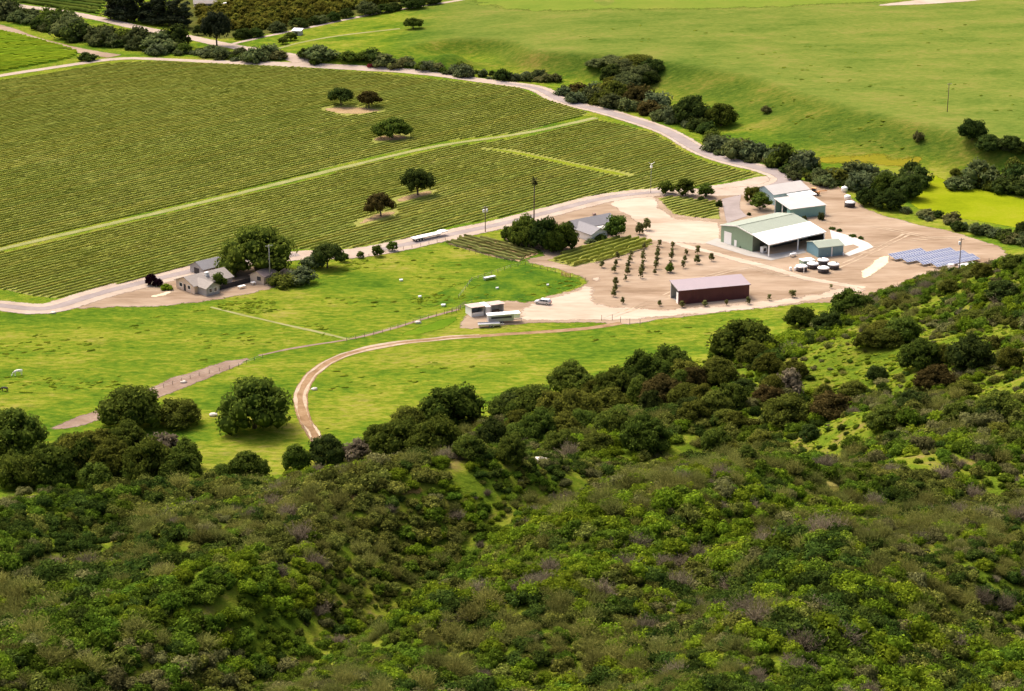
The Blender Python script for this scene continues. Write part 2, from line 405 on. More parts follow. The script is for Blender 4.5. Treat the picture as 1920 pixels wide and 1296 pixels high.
solid('rock', (0.55, 0.50, 0.44), 0.9, var=0.3, nscale=2)
solid('white_hide', (0.78, 0.74, 0.70), 0.8, var=0.06)
solid('brown_hide', (0.11, 0.06, 0.035), 0.8)
solid('black_hide', (0.03, 0.026, 0.024), 0.8)
solid('wood_plank', (0.36, 0.27, 0.19), 0.85, var=0.3, nscale=2)

# ------------------------------------------------------------------ object helpers
def tag(o, label=None, cat=None, group=None, kind=None):
    if label: o['label'] = label
    if cat: o['category'] = cat
    if group: o['group'] = group
    if kind: o['kind'] = kind
    return o
def empty(name, loc, rz=0.0, label=None, cat=None, group=None):
    o = bpy.data.objects.new(name, None)
    o.empty_display_size = 0.5
    o.location = tuple(float(v) for v in loc); o.rotation_euler = (0, 0, rz)
    COL.objects.link(o)
    return tag(o, label, cat, group)
def link(name, me, parent=None, loc=None):
    o = bpy.data.objects.new(name, me); COL.objects.link(o)
    if parent is not None: o.parent = parent
    if loc is not None: o.location = loc
    return o
def np_mesh(name, V, quads=None, tris=None, mat=None, attr=None, smooth=False):
    V = np.asarray(V, np.float32)
    me = bpy.data.meshes.new(name)
    me.vertices.add(len(V)); me.vertices.foreach_set('co', V.ravel())
    li = []; lt = []
    if quads is not None and len(quads): li.append(np.asarray(quads).ravel()); lt.append(np.full(len(quads), 4))
    if tris is not None and len(tris): li.append(np.asarray(tris).ravel()); lt.append(np.full(len(tris), 3))
    li = np.concatenate(li).astype(np.int32); lt = np.concatenate(lt).astype(np.int32)
    me.loops.add(len(li)); me.loops.foreach_set('vertex_index', li)
    me.polygons.add(len(lt))
    st = np.concatenate([[0], np.cumsum(lt)[:-1]]).astype(np.int32)
    me.polygons.foreach_set('loop_start', st); me.polygons.foreach_set('loop_total', lt)
    if smooth: me.polygons.foreach_set('use_smooth', np.ones(len(lt), bool))
    if attr:
        for k, a in attr.items():
            x = me.attributes.new(k, 'FLOAT', 'POINT'); x.data.foreach_set('value', np.asarray(a, np.float32))
    if mat: me.materials.append(MATS[mat] if isinstance(mat, str) else mat)
    me.update(calc_edges=True); me.validate()
    return me

class MB:
    """collects shapes of one part"""
    def __init__(s): s.v = []; s.f = []
    def add(s, vs, fs):
        b = len(s.v); s.v += [tuple(float(c) for c in v) for v in vs]; s.f += [tuple(b + i for i in f) for f in fs]; return s
    def box(s, x0, x1, y0, y1, z0, z1):
        return s.add([(x0, y0, z0), (x1, y0, z0), (x1, y1, z0), (x0, y1, z0), (x0, y0, z1), (x1, y0, z1), (x1, y1, z1), (x0, y1, z1)],
            [(3, 2, 1, 0), (4, 5, 6, 7), (0, 1, 5, 4), (1, 2, 6, 5), (2, 3, 7, 6), (3, 0, 4, 7)])
    def prism(s, prof, a0, a1, axis):
        """profile extruded along x (prof = y,z) or y (prof = x,z) or z (prof = x,y)"""
        n = len(prof)
        def pt(p, a): return {'x': (a, p[0], p[1]), 'y': (p[0], a, p[1]), 'z': (p[0], p[1], a)}[axis]
        vs = [pt(p, a0) for p in prof] + [pt(p, a1) for p in prof]
        fs = [tuple(range(n))[::-1], tuple(range(n, 2 * n))] + [(i, (i + 1) % n, n + (i + 1) % n, n + i) for i in range(n)]
        return s.add(vs, fs)
    def tube(s, a, b, r0, r1=None, n=8):
        r1 = r0 if r1 is None else r1
        a = Vector(a); b = Vector(b); d = (b - a).normalized()
        u = d.orthogonal().normalized(); w = d.cross(u)
        vs = []
        for c, r in ((a, r0), (b, r1)):
            for k in range(n):
                t = 2 * math.pi * k / n
                vs.append(c + u * (r * math.cos(t)) + w * (r * math.sin(t)))
        return s.add(vs, [tuple(range(n))[::-1], tuple(range(n, 2 * n))] + [(i, (i + 1) % n, n + (i + 1) % n, n + i) for i in range(n)])
    def lathe(s, prof, n=20, c=(0, 0)):
        vs = []; fs = []
        for r, z in prof:
            for k in range(n):
                t = 2 * math.pi * k / n; vs.append((c[0] + r * math.cos(t), c[1] + r * math.sin(t), z))
        for j in range(len(prof) - 1):
            for k in range(n):
                fs.append((j * n + k, j * n + (k + 1) % n, (j + 1) * n + (k + 1) % n, (j + 1) * n + k))
        fs.append(tuple(range(n))[::-1]); fs.append(tuple((len(prof) - 1) * n + k for k in range(n)))
        return s.add(vs, fs)
    def mesh(s, name, mat, smooth=False):
        me = bpy.data.meshes.new(name); me.from_pydata(s.v, [], s.f)
        me.materials.append(MATS[mat])
        import bmesh
        bm = bmesh.new(); bm.from_mesh(me); bmesh.ops.recalc_face_normals(bm, faces=bm.faces); bm.to_mesh(me); bm.free()
        if smooth:
            for p in me.polygons: p.use_smooth = len(p.vertices) == 4
        return me
    def build(s, name, mat, parent=None, smooth=False):
        return link(name, s.mesh(name, mat, smooth), parent)

# ------------------------------------------------------------------ ground sheet
def axis(core, a0, a1, outer):
    lo = [a0 - outer * (1 - r) for r in ()]
    g = np.geomspace(8, outer, 14)
    return np.concatenate([(a0 - g)[::-1], core, a1 + g])
ys = [-215.0]
while ys[-1] < 140: ys.append(ys[-1] + 6)
while ys[-1] < 620: ys.append(ys[-1] + 2.0)
while ys[-1] < 1390: ys.append(ys[-1] + 3.2)
xs_c = np.concatenate([np.arange(-455, -200, 6.0), np.arange(-200, 200, 2.2), np.arange(200, 456, 6.0)])
gxa = axis(xs_c, xs_c[0], xs_c[-1], 5200); gya = axis(np.array(ys), ys[0], ys[-1], 6500)
ax, ay = np.meshgrid(gxa, gya)
az = T(np.clip(ax, GX[0], GX[-1]), np.clip(ay, GY[0], GY[-1]))
nyy, nxx = ax.shape
idx = np.arange(nyy * nxx).reshape(nyy, nxx)
quads = np.stack([idx[:-1, :-1], idx[:-1, 1:], idx[1:, 1:], idx[1:, :-1]], -1).reshape(-1, 4)
hillv = np.clip(bil(hill_raw, ax, ay) / 7.0, 0, 1)
platv = np.clip((bil(s, ax, ay) - 0.9) * 6, 0, 1) * np.clip((ax + 60) / 40, 0, 1) * (ay > 640)
sv_ = bil(s, ax, ay)
bankv = np.clip((sv_ - 0.1) * 2.0, 0, 1) * np.clip((ax + 60) / 60, 0, 1) * (ay > 640)
gm = np_mesh('ground', np.stack([ax, ay, az], -1).reshape(-1, 3), quads=quads, mat=GROUND,
             attr={'hill': hillv.ravel(), 'plateau': platv.ravel(), 'bank': bankv.ravel()}, smooth=True)
tag(link('ground', gm), 'valley floor, terrace and brush hillside', None, None, 'structure')

# ------------------------------------------------------------------ draped sheets
def chaikin(pts, it=2, closed=False):
    p = np.array(pts, float)
    for _ in range(it):
        q = np.roll(p, -1, 0) if closed else p[1:]
        a = p if closed else p[:-1]
        n = np.empty((2 * len(a), 2)); n[0::2] = a * 0.75 + q * 0.25; n[1::2] = a * 0.25 + q * 0.75
        p = n if closed else np.concatenate([p[:1], n, p[-1:]])
    return p
def inside(poly, x, y):
    c = np.zeros(x.shape, bool); n = len(poly)
    for i in range(n):
        x0, y0 = poly[i]; x1, y1 = poly[(i + 1) % n]
        if y0 == y1: continue
        c ^= ((y0 > y) != (y1 > y)) & (x < (x1 - x0) * (y - y0) / (y1 - y0) + x0)
    return c
LAYER = [0]
def sheet_poly(name, px, mat, label, dz, world=False, smooth=1, wob=0.5, feather=1.6, step=5.0, parent=None):
    """an area on the ground traced by its corners, laid over the terrain"""
    poly = np.array(px, float) if world else np.array([P(a, b)[:2] for a, b in px])
    if smooth: poly = chaikin(poly, smooth, True)
    pts = []
    for i in range(len(poly)):
        a = poly[i]; b = poly[(i + 1) % len(poly)]; n = max(1, int(np.linalg.norm(b - a) / 2.2))
        for k in range(n): pts.append(a + (b - a) * k / n)
    pts = np.array(pts)
    if wob: pts = pts + wob * np.stack([fbm(pts[:, 0] + 31, pts[:, 1], 7, 2), fbm(pts[:, 0], pts[:, 1] + 77, 7, 2)], -1)
    lo = pts.min(0); hi = pts.max(0)
    gx, gy = np.meshgrid(np.arange(lo[0], hi[0], step), np.arange(lo[1], hi[1], step))
    gx = gx.ravel() + 0.01; gy = gy.ravel() + 0.013
    # inner ring for the feathered border
    inn = inside(pts, gx, gy)
    gx = gx[inn]; gy = gy[inn]
    if len(gx):
        d2 = np.min([(gx - q[0]) ** 2 + (gy - q[1]) ** 2 for q in pts], 0)
        keep = d2 > 1.5 ** 2; gx = gx[keep]; gy = gy[keep]
    tang = np.roll(pts, -1, 0) - np.roll(pts, 1, 0)
    nrm = np.stack([-tang[:, 1], tang[:, 0]], -1); nrm /= np.linalg.norm(nrm, axis=1)[:, None] + 1e-9
    area = 0.5 * np.sum(pts[:, 0] * np.roll(pts[:, 1], -1) - np.roll(pts[:, 0], -1) * pts[:, 1])
    if area < 0: nrm = -nrm
    ring = pts + nrm * feather
    rin = inside(pts, ring[:, 0], ring[:, 1])
    dr = np.array([np.min((pts[:, 0] - q[0]) ** 2 + (pts[:, 1] - q[1]) ** 2) for q in ring])
    ring = ring[rin & (dr > (feather * 0.8) ** 2)]
    allp = np.concatenate([pts, ring, np.stack([gx, gy], -1)])
    edges = [(i, (i + 1) % len(pts)) for i in range(len(pts))]
    vo, eo, fo, ov, oe, of = geometry.delaunay_2d_cdt([Vector(p) for p in allp], edges, [], 1, 1e-4)
    V = np.array([(v[0], v[1]) for v in vo])
    e = np.array([0.0 if any(i < len(pts) for i in o) or not o else 1.0 for o in ov])
    z = T(V[:, 0], V[:, 1]) + dz
    me = np_mesh(name, np.column_stack([V, z]), tris=[tuple(f) for f in fo if len(f) == 3], mat=mat, attr={'edge': e}, smooth=True)
    o = link(name, me, parent)
    tag(o, label, None, None, 'structure')
    return o, pts
def sheet_line(name, px, width, mat, label, dz, off=0.0, world=False, wob=0.35, feather=0.3, it=2, parent=None):
    """a road or path: a ribbon along a centre line"""
    c = np.array(px, float) if world else np.array([P(a, b)[:2] for a, b in px])
    c = chaikin(c, it)
    d = np.concatenate([[0], np.cumsum(np.linalg.norm(np.diff(c, axis=0), axis=1))])
    n = max(4, int(d[-1] / 2.0)); t = np.linspace(0, d[-1], n)
    c = np.stack([np.interp(t, d, c[:, 0]), np.interp(t, d, c[:, 1])], -1)
    tg = np.gradient(c, axis=0); tg /= np.linalg.norm(tg, axis=1)[:, None]
    nr = np.stack([-tg[:, 1], tg[:, 0]], -1)
    w = width / 2 * np.ones(n) if np.isscalar(width) else np.interp(t / d[-1], np.linspace(0, 1, len(width)), width) / 2
    c = c + nr * off
    us = np.array([-1, -(1 - feather), 0, 1 - feather, 1.0])
    wl = w + wob * fbm(t + 3.3, t * 0 + 7, 8, 2); wr = w + wob * fbm(t + 93.3, t * 0 + 1, 8, 2)
    rows = []
    for u in us: rows.append(c + nr * (u * (wr if u > 0 else wl))[:, None])
    V = np.stack(rows, 1).reshape(-1, 2)
    ii = np.arange(n * 5).reshape(n, 5)
    q = np.stack([ii[:-1, :-1], ii[:-1, 1:], ii[1:, 1:], ii[1:, :-1]], -1).reshape(-1, 4)
    e = np.tile([0, 1, 1, 1, 0.0], n)
    me = np_mesh(name, np.column_stack([V, T(V[:, 0], V[:, 1]) + dz]), quads=q, mat=mat, attr={'edge': e}, smooth=True)
    o = link(name, me, parent); tag(o, label, None, None, 'structure')
    return o, c

UP_VINE = [(-90, 170), (0, 152), (120, 133), (215, 118), (300, 115), (560, 126), (700, 137), (850, 152), (975, 165), (1010, 182), (1060, 198), (1108, 213), (980, 248), (840, 264), (700, 294), (410, 367), (0, 462), (-90, 482)]
LO_VINE = [(-90, 496), (0, 475), (410, 379), (700, 306), (835, 277), (985, 257), (1120, 225), (1180, 237), (1225, 251), (1260, 269), (1290, 289), (1330, 306), (1380, 317), (1432, 328), (1380, 339), (1300, 351), (1170, 356), (1080, 374), (1000, 393), (930, 409), (840, 426), (770, 446), (655, 466), (549, 468), (420, 487), (275, 521), (200, 538), (105, 560), (60, 556), (0, 543), (-90, 530)]
_, up_poly = sheet_poly('vineyard_soil', UP_VINE, 'vine_soil', 'soil of the upper vineyard', 0.03, smooth=0, wob=0.2, step=12)
_, lo_poly = sheet_poly('vineyard_soil', LO_VINE, 'vine_soil', 'soil of the lower vineyard', 0.03, smooth=0, wob=0.2, step=12)
_, blk_a = sheet_poly('vineyard_soil', [(835, 458), (868, 443), (905, 447), (1000, 468), (1012, 476), (975, 492), (920, 482)], 'bare_vine_soil', 'bare soil of the small vine block', 0.06, smooth=0, wob=0.2)
_, blk_b = sheet_poly('vineyard_soil', [(1022, 488), (1160, 448), (1195, 447), (1228, 458), (1170, 480), (1075, 502)], 'vine_soil', 'soil of the vine block beside the orchard', 0.06, smooth=0, wob=0.2)
_, blk_c = sheet_poly('vineyard_soil', [(1232, 372), (1262, 368), (1345, 378), (1355, 413), (1300, 408), (1260, 402)], 'vine_soil', 'soil of the vine block by the green barn', 0.08, smooth=0, wob=0.2)
_, fld_tl = sheet_poly('field', [(-90, 50), (0, 57), (60, 72), (143, 93), (148, 108), (80, 121), (0, 135), (-90, 152)], 'lush', 'bright green field beyond the vineyard', 0.03)
_, fld_far = sheet_poly('field', [(-90, -60), (-20, 6), (60, 11), (130, 22), (200, 34), (200, -60)], 'crop', 'far green crop field', 0.03)
sheet_poly('field', [(330, 62), (440, 76), (560, 53), (660, 30), (860, -3), (900, -60), (330, -60)], 'grove_soil', 'dark soil under the grove', 0.03)
sheet_poly('meadow', [(1742, 322), (1790, 345), (1920, 372), (2010, 392), (2010, 440), (1920, 430), (1850, 418), (1760, 405), (1704, 386), (1712, 368), (1738, 350)], 'bright_meadow', 'bright yellow green meadow', 0.03)
sheet_poly('paddock', [(868, 528), (940, 500), (977, 494), (1042, 508), (1106, 528), (1064, 546), (980, 572), (940, 560), (880, 564), (800, 580), (775, 566), (820, 548)], 'paddock', 'dark green paddock', 0.03)
sheet_poly('paddock', [(735, 630), (800, 606), (858, 591), (862, 598), (845, 612), (800, 628)], 'lush', 'lush green corner', 0.03)
sheet_poly('flower_strip', [(1340, 262), (1400, 272), (1480, 290), (1560, 288), (1700, 284), (1735, 296), (1700, 316), (1500, 306), (1420, 300), (1370, 285)], 'mustard', 'mustard yellow grass at the foot of the terrace bank', 0.05, feather=8, step=6, wob=2.5)
sheet_line('grass_track', [(-90, 489), (0, 468), (410, 373), (700, 300), (835, 270), (980, 252), (1118, 221)], 3.4, 'track_grass', 'pale grass track between the vineyards', 0.07)
sheet_poly('grass_strip', [(890, 277), (960, 282), (1060, 303), (1190, 329), (1165, 331), (1070, 312), (970, 290)], 'strip_grass', 'bright grass strip in the lower vineyard', 0.06)
STRIP = np.array([P(a, b)[:2] for a, b in [(890, 277), (960, 282), (1060, 303), (1190, 329), (1165, 331), (1070, 312), (970, 290)]])
# roads
R1 = [(-90, 158), (0, 142), (120, 124), (220, 109), (300, 111), (420, 117), (560, 122), (680, 129), (760, 133), (850, 144), (930, 155), (1000, 163), (1025, 174), (1045, 186), (1080, 197), (1130, 208), (1180, 223), (1225, 237), (1262, 252), (1290, 270), (1322, 288), (1362, 301), (1420, 314), (1462, 327), (1476, 340), (1450, 351), (1400, 358), (1345, 362), (1290, 360), (1230, 359)]
sheet_line('road', R1, [6, 6, 7, 8, 8, 11, 11, 10, 12, 12], 'gravel_road', 'gravel shoulders of the road along the creek', 0.10)
sheet_line('road', R1[10:26], [3.5, 5, 6, 6, 6, 6.5, 6], 'asphalt', 'grey road along the creek', 0.14, wob=0.15)
R2 = [(-90, 566), (0, 573), (60, 581), (105, 578), (180, 552), (280, 527), (400, 499), (560, 478), (650, 478), (705, 470), (765, 458), (830, 443), (930, 423), (1000, 406), (1060, 390), (1120, 374), (1180, 365), (1240, 360)]
sheet_line('road', R2, [9, 12, 12, 11, 12, 13, 12, 12, 12], 'gravel_road', 'gravel shoulders of the farm road', 0.12)
sheet_line('road', R2[:8], 4, 'asphalt', 'grey lane beside the vineyard', 0.16, wob=0.2)
sheet_line('road', R2[9:], 4, 'asphalt', 'grey lane to the farm yard', 0.16, wob=0.2)
R3 = [(-60, -12), (30, 12), (100, 18), (200, 38), (270, 55), (340, 66), (400, 80), (460, 92), (510, 99), (550, 108), (575, 121)]
sheet_line('road', R3, 9, 'gravel_road', 'pale road below the eucalyptus trees', 0.08)
sheet_line('path', [(-60, 40), (0, 50), (60, 75), (150, 96), (215, 106)], 10, 'dirt', 'dirt path beside the bright field', 0.10)
sheet_line('path', [(505, 96), (560, 80), (640, 66), (750, 54)], 3, 'track_grass', 'pale grass path to the lone oak', 0.07)
sheet_line('path', [(430, 84), (480, 72), (560, 56), (650, 36), (760, 16), (870, 0), (960, -20)], 4.5, 'gravel_road', 'dirt path along the grove', 0.07)
# yards
sheet_poly('dirt_yard', [(1290, 353), (1380, 341), (1436, 328), (1478, 333), (1470, 346), (1400, 360), (1330, 364)], 'gravel_road', 'gravel corner at the tip of the vineyard', 0.075)
sheet_poly('pasture', [(860, 6), (1000, 27), (1250, 22), (1500, 13), (1760, 3), (1760, -45), (860, -45)], 'pasture_green', 'greener far strip of the pasture', 0.05, feather=12, step=14)
sheet_poly('dirt_yard', [(1628, 11), (1700, 3), (1760, -8), (1860, -6), (1830, 3), (1740, 8), (1690, 11)], 'gravel_road', 'bare dirt patch on the far terrace', 0.09)
sheet_poly('dirt_yard', [(1060, 384), (1130, 368), (1240, 358), (1350, 360), (1420, 350), (1470, 335), (1495, 333), (1530, 343), (1580, 350), (1606, 378), (1650, 402), (1720, 420), (1790, 434), (1850, 452), (1905, 476), (1960, 490), (1900, 500), (1790, 520), (1700, 543), (1560, 565), (1400, 582), (1250, 603), (1160, 612), (1110, 605), (1000, 608), (900, 619), (850, 618), (868, 592), (885, 572), (962, 560), (985, 567), (1100, 534), (1098, 524), (1040, 505), (978, 491), (1014, 478), (1000, 466), (950, 458), (935, 440), (1000, 408)], 'dirt', 'pinkish dirt of the farm yard', 0.045, wob=1.1, feather=2.2, step=4)
sheet_poly('pale_yard', [(1128, 380), (1195, 364), (1238, 364), (1236, 384), (1262, 410), (1300, 412), (1345, 416), (1354, 432), (1352, 462), (1312, 458), (1235, 454), (1205, 446), (1196, 424), (1168, 398)], 'pale_dirt', 'pale parking yard', 0.09, wob=1.0, feather=2.2, step=4)
sheet_poly('pale_yard', [(966, 588), (1002, 566), (1100, 536), (1112, 516), (1130, 520), (1116, 545), (1126, 572), (1250, 582), (1290, 574), (1410, 568), (1530, 550), (1600, 536), (1640, 546), (1520, 566), (1400, 584), (1300, 594), (1200, 601), (1100, 600), (975, 606)], 'pale_dirt', 'pale drive in front of the maroon barn', 0.09, wob=1.0, feather=3.2, step=3)
sheet_line('path', [(1240, 449), (1330, 473), (1400, 492), (1460, 507), (1500, 520), (1560, 531), (1620, 541)], 5, 'pale_dirt', 'pale lane below the green barn', 0.085, feather=0.6, wob=0.8)
sheet_poly('concrete_apron', [(1322, 456), (1345, 447), (1411, 471), (1442, 478), (1506, 468), (1512, 474), (1446, 489), (1400, 480)], 'concrete', 'concrete apron of the green barn', 0.12, smooth=0, wob=0, feather=0.3)
sheet_poly('concrete_apron', [(1556, 432), (1600, 445), (1628, 456), (1638, 464), (1592, 481), (1582, 477), (1612, 464), (1600, 459), (1578, 463), (1560, 450)], 'white_concrete', 'white concrete slab behind the blue shed', 0.12, smooth=0, wob=0, feather=0.3)
sheet_poly('driveway', [(1352, 374), (1390, 365), (1388, 392), (1402, 406), (1362, 420)], 'asphalt', 'grey driveway', 0.12, smooth=0, wob=0.1, feather=0.4)
sheet_poly('sand_pad', [(1610, 516), (1628, 496), (1655, 478), (1674, 480), (1666, 498), (1640, 516), (1620, 524)], 'sand', 'pale sand pad', 0.11, wob=0.6, feather=1.5)
sheet_poly('house_yard', [(118, 584), (180, 558), (280, 528), (400, 496), (470, 497), (565, 503), (540, 530), (505, 547), (400, 567), (280, 577), (180, 578)], 'dirt', 'dirt yard of the farmhouse', 0.06, wob=0.9, feather=2.8, step=3)
sheet_poly('sand_pad', [(275, 556), (330, 543), (322, 553), (285, 560)], 'sand', 'pale sand in the farmhouse yard', 0.10, wob=0.2)
sheet_poly('dirt_strip', [(82, 802), (185, 767), (290, 720), (400, 680), (488, 667), (425, 698), (335, 735), (190, 790), (104, 809)], 'mauve_dirt', 'mauve bare strip in the pasture', 0.06, wob=0.8)
sheet_poly('tree_patch', [(597, 205), (640, 200), (700, 203), (720, 209), (650, 216)], 'bare_vine_soil', 'bare soil under the vineyard oaks', 0.09)
sheet_poly('tree_patch', [(698, 259), (730, 253), (766, 254), (765, 262), (700, 266)], 'bare_vine_soil', 'bare soil under the wide vineyard oak', 0.09)
sheet_poly('tree_patch', [(740, 373), (790, 358), (815, 358), (806, 366), (745, 382)], 'bare_vine_soil', 'bare soil under the tall vineyard oak', 0.09)
sheet_poly('tree_patch', [(668, 416), (715, 398), (748, 396), (735, 406), (672, 422)], 'bare_vine_soil', 'bare soil under the small vineyard oak', 0.09)
PATCHES = [np.array([P(a, b)[:2] for a, b in q]) for q in (
    [(597, 203), (640, 198), (700, 201), (722, 209), (650, 218)], [(696, 259), (730, 252), (768, 253), (767, 262), (700, 268)],
    [(738, 373), (790, 357), (818, 357), (808, 367), (745, 384)], [(665, 416), (715, 397), (750, 395), (737, 407), (670, 424)])]
for q_ in ([(1560, 470), (1640, 462), (1720, 448), (1800, 446)], [(1400, 500), (1470, 520), (1550, 512), (1640, 470), (1700, 440)], [(1130, 600), (1240, 560), (1330, 515), (1420, 500)], [(1500, 400), (1560, 420), (1640, 425), (1740, 445)]):
    for o_ in (-0.9, 0.9): sheet_line('wheel_rut', q_, 0.7, 'rut', 'pale tyre track across the dirt yard', 0.10, off=o_, wob=0.5)
TRK = [(606, 842), (578, 803), (563, 765), (566, 728), (592, 692), (640, 667), (700, 651), (800, 637), (900, 630), (1000, 624), (1100, 617), (1165, 606)]
sheet_line('dirt_track', TRK, [4.2, 4.2, 4.2, 3.8, 3, 2.6, 2.4], 'brown_track', 'brown dirt track curving through the meadow', 0.05)
sheet_line('wheel_rut', TRK[:9], 1.0, 'rut', 'pale wheel rut', 0.09, off=1.15, wob=0.75)
sheet_line('wheel_rut', TRK[:9], 1.0, 'rut', 'pale wheel rut', 0.09, off=-1.15, wob=0.75)
sheet_line('path', [(485, 667), (560, 650), (640, 640), (720, 622), (800, 596), (860, 580)], 1.6, 'mauve_dirt', 'worn path along the fence', 0.05)
sheet_line('path', [(395, 576), (520, 606), (600, 624), (655, 637)], 1.6, 'track_grass', 'faint pale path in the pasture', 0.055)

# ------------------------------------------------------------------ foliage meshes
def ico(sub=1):
    import bmesh
    bm = bmesh.new(); bmesh.ops.create_icosphere(bm, subdivisions=sub, radius=1)
    v = np.array([x.co[:] for x in bm.verts]); bm.verts.index_update()
    f = np.array([[a.index for a in x.verts] for x in bm.faces]); bm.free(); return v, f
ICO1 = ico(1); ICO2 = ico(2)
def unit(n, r):
    d = r.normal(size=(n, 3)); return d / np.linalg.norm(d, axis=1)[:, None]
def leaves(c, nrm, size, r, aspect=0.6, jit=0.75):
    n = len(c)
    nn = nrm + jit * unit(n, r); nn /= np.linalg.norm(nn, axis=1)[:, None]
    a = np.cross(nn, unit(n, r)); a /= np.linalg.norm(a, axis=1)[:, None] + 1e-9
    b = np.cross(nn, a)
    sz = (size * (0.6 + 0.8 * r.random(n)))[:, None]
    a = a * sz; b = b * sz * aspect
    V = np.stack([c - a, c + b * 0.9, c + a, c - b * 0.9], 1).reshape(-1, 3)
    Q = np.arange(4 * n).reshape(n, 4)
    return V, Q
def foliage(blobs, per, size, r, core=0.80, flat=0.0, jit=0.75, under=0.25):
    """blobs: (x,y,z,rx,ry,rz); leaf faces spread over them, with a dense heart inside"""
    Vs = []; Qs = []; Ts = []; At = []; nb = 0
    for (x, y, z, rx, ry, rz) in blobs:
        ctr = np.array([x, y, z]); rad = np.array([rx, ry, rz])
        iv, it = ICO1
        wob = 1 + 0.22 * r.normal(size=len(iv))
        cv = ctr + iv * rad * core * wob[:, None]
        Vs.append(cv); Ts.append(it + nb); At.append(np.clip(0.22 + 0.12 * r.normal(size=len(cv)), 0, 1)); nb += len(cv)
        n = max(6, int(per * (rx * ry * rz) ** (2 / 3)))
        d = unit(n, r)
        low = d[:, 2] < -0.2
        d[low & (r.random(n) > under), 2] *= -1
        rr = 0.84 + 0.26 * r.random(n)
        c = ctr + d * rad * rr[:, None]
        nr = d / rad; nr /= np.linalg.norm(nr, axis=1)[:, None]
        V, Q = leaves(c, nr, size, r, jit=jit)
        Vs.append(V); Qs.append(Q + nb)
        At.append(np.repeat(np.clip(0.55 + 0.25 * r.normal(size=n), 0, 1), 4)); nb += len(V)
    return np.concatenate(Vs), np.concatenate(Qs), np.concatenate(Ts), np.concatenate(At)
def foliage_mesh(name, blobs, per, size, seed, mat, **kw):
    r = np.random.default_rng(seed)
    V, Q, Tt, A = foliage(blobs, per, size, r, **kw)
    return np_mesh(name, V, Q, Tt, mat, {'v': A})

def oak_blobs(seed, w, h, z0, n, r0):
    """a spreading dome of clumps; w = crown radius, h = crown height, z0 = crown base"""
    r = np.random.default_rng(seed); out = []
    for i in range(n):
        t = (i + 0.5) / n
        ph = i * 2.39996 + r.normal() * 0.25
        el = math.acos(1 - t * 1.02) if t < 0.98 else math.pi / 2
        k_ = r.uniform(0.74, 1.06)
        rad = math.sin(el) * w * k_
        zz = z0 + math.cos(el) * h * 0.74 * (0.72 + 0.42 * r.random()) + h * 0.12
        s_ = r0 * (0.55 + 0.85 * r.random() ** 1.5)
        out.append((math.cos(ph) * rad, math.sin(ph) * rad, zz, s_ * 1.15, s_ * 1.15, s_ * 0.85))
    out.append((0, 0, z0 + h * 0.36, w * 0.64, w * 0.64, h * 0.42))
    return out
def trunk_mb(h, r0, spread, seed, nb=5, top=None):
    r = random.Random(seed); m = MB()
    m.tube((0, 0, -0.4), (0.1 * r.uniform(-1, 1), 0.1, h * 0.55), r0, r0 * 0.75, 8)
    for k in range(nb):
        a = 2 * math.pi * k / nb + r.uniform(-.4, .4); l = spread * r.uniform(.6, 1)
        m.tube((0, 0, h * 0.5), (math.cos(a) * l, math.sin(a) * l, h * r.uniform(1.1, 1.5)), r0 * 0.55, r0 * 0.18, 6)
    return m
TREES = {}          # kind -> list of (crown mesh builder args) cached per material
def tree_kind(kind, variants, width, height, trunk, bark='bark'):
    TREES[kind] = dict(v=variants, w=width, h=height, t=trunk, bark=bark, cache={}, tc=None)
def crown_mesh(kind, i, mat):
    k = TREES[kind]; key = (i, mat)
    if key not in k['cache']:
        blobs, per, size, seed, kw = k['v'][i]
        k['cache'][key] = foliage_mesh('crown', blobs, per, size, seed, mat, **kw)
    if k['tc'] is None: k['tc'] = k['t'].mesh('trunk', k['bark'], True)
    return k['cache'][key], k['tc']
# broad oak, dome nearly to the ground (14 m wide, 9 m tall)
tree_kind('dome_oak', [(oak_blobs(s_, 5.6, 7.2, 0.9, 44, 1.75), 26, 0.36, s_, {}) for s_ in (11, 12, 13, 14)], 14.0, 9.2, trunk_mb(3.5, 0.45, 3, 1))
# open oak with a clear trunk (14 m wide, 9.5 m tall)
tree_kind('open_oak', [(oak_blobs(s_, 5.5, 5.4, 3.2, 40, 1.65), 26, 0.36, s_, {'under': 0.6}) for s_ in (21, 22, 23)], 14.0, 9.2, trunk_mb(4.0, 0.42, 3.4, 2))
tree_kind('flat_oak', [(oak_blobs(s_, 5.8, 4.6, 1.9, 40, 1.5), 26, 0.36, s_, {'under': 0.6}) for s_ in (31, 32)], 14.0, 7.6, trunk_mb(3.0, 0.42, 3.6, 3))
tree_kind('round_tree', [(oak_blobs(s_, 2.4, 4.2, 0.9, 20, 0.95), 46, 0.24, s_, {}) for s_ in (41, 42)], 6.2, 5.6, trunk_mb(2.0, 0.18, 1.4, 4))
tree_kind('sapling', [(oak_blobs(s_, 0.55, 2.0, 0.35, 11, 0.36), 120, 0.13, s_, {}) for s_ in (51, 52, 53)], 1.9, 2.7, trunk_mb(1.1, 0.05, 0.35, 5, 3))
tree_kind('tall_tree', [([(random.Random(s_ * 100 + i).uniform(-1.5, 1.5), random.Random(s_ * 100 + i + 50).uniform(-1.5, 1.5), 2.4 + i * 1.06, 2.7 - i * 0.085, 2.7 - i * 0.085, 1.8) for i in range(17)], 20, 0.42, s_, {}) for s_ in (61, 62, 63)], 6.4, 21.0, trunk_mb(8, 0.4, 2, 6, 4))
tree_kind('bush', [(oak_blobs(s_, 2.2, 2.9, 0.1, 18, 0.95), 40, 0.26, s_, {}) for s_ in (71, 72, 73)], 5.6, 3.7, trunk_mb(1.2, 0.12, 1.2, 7, 4))
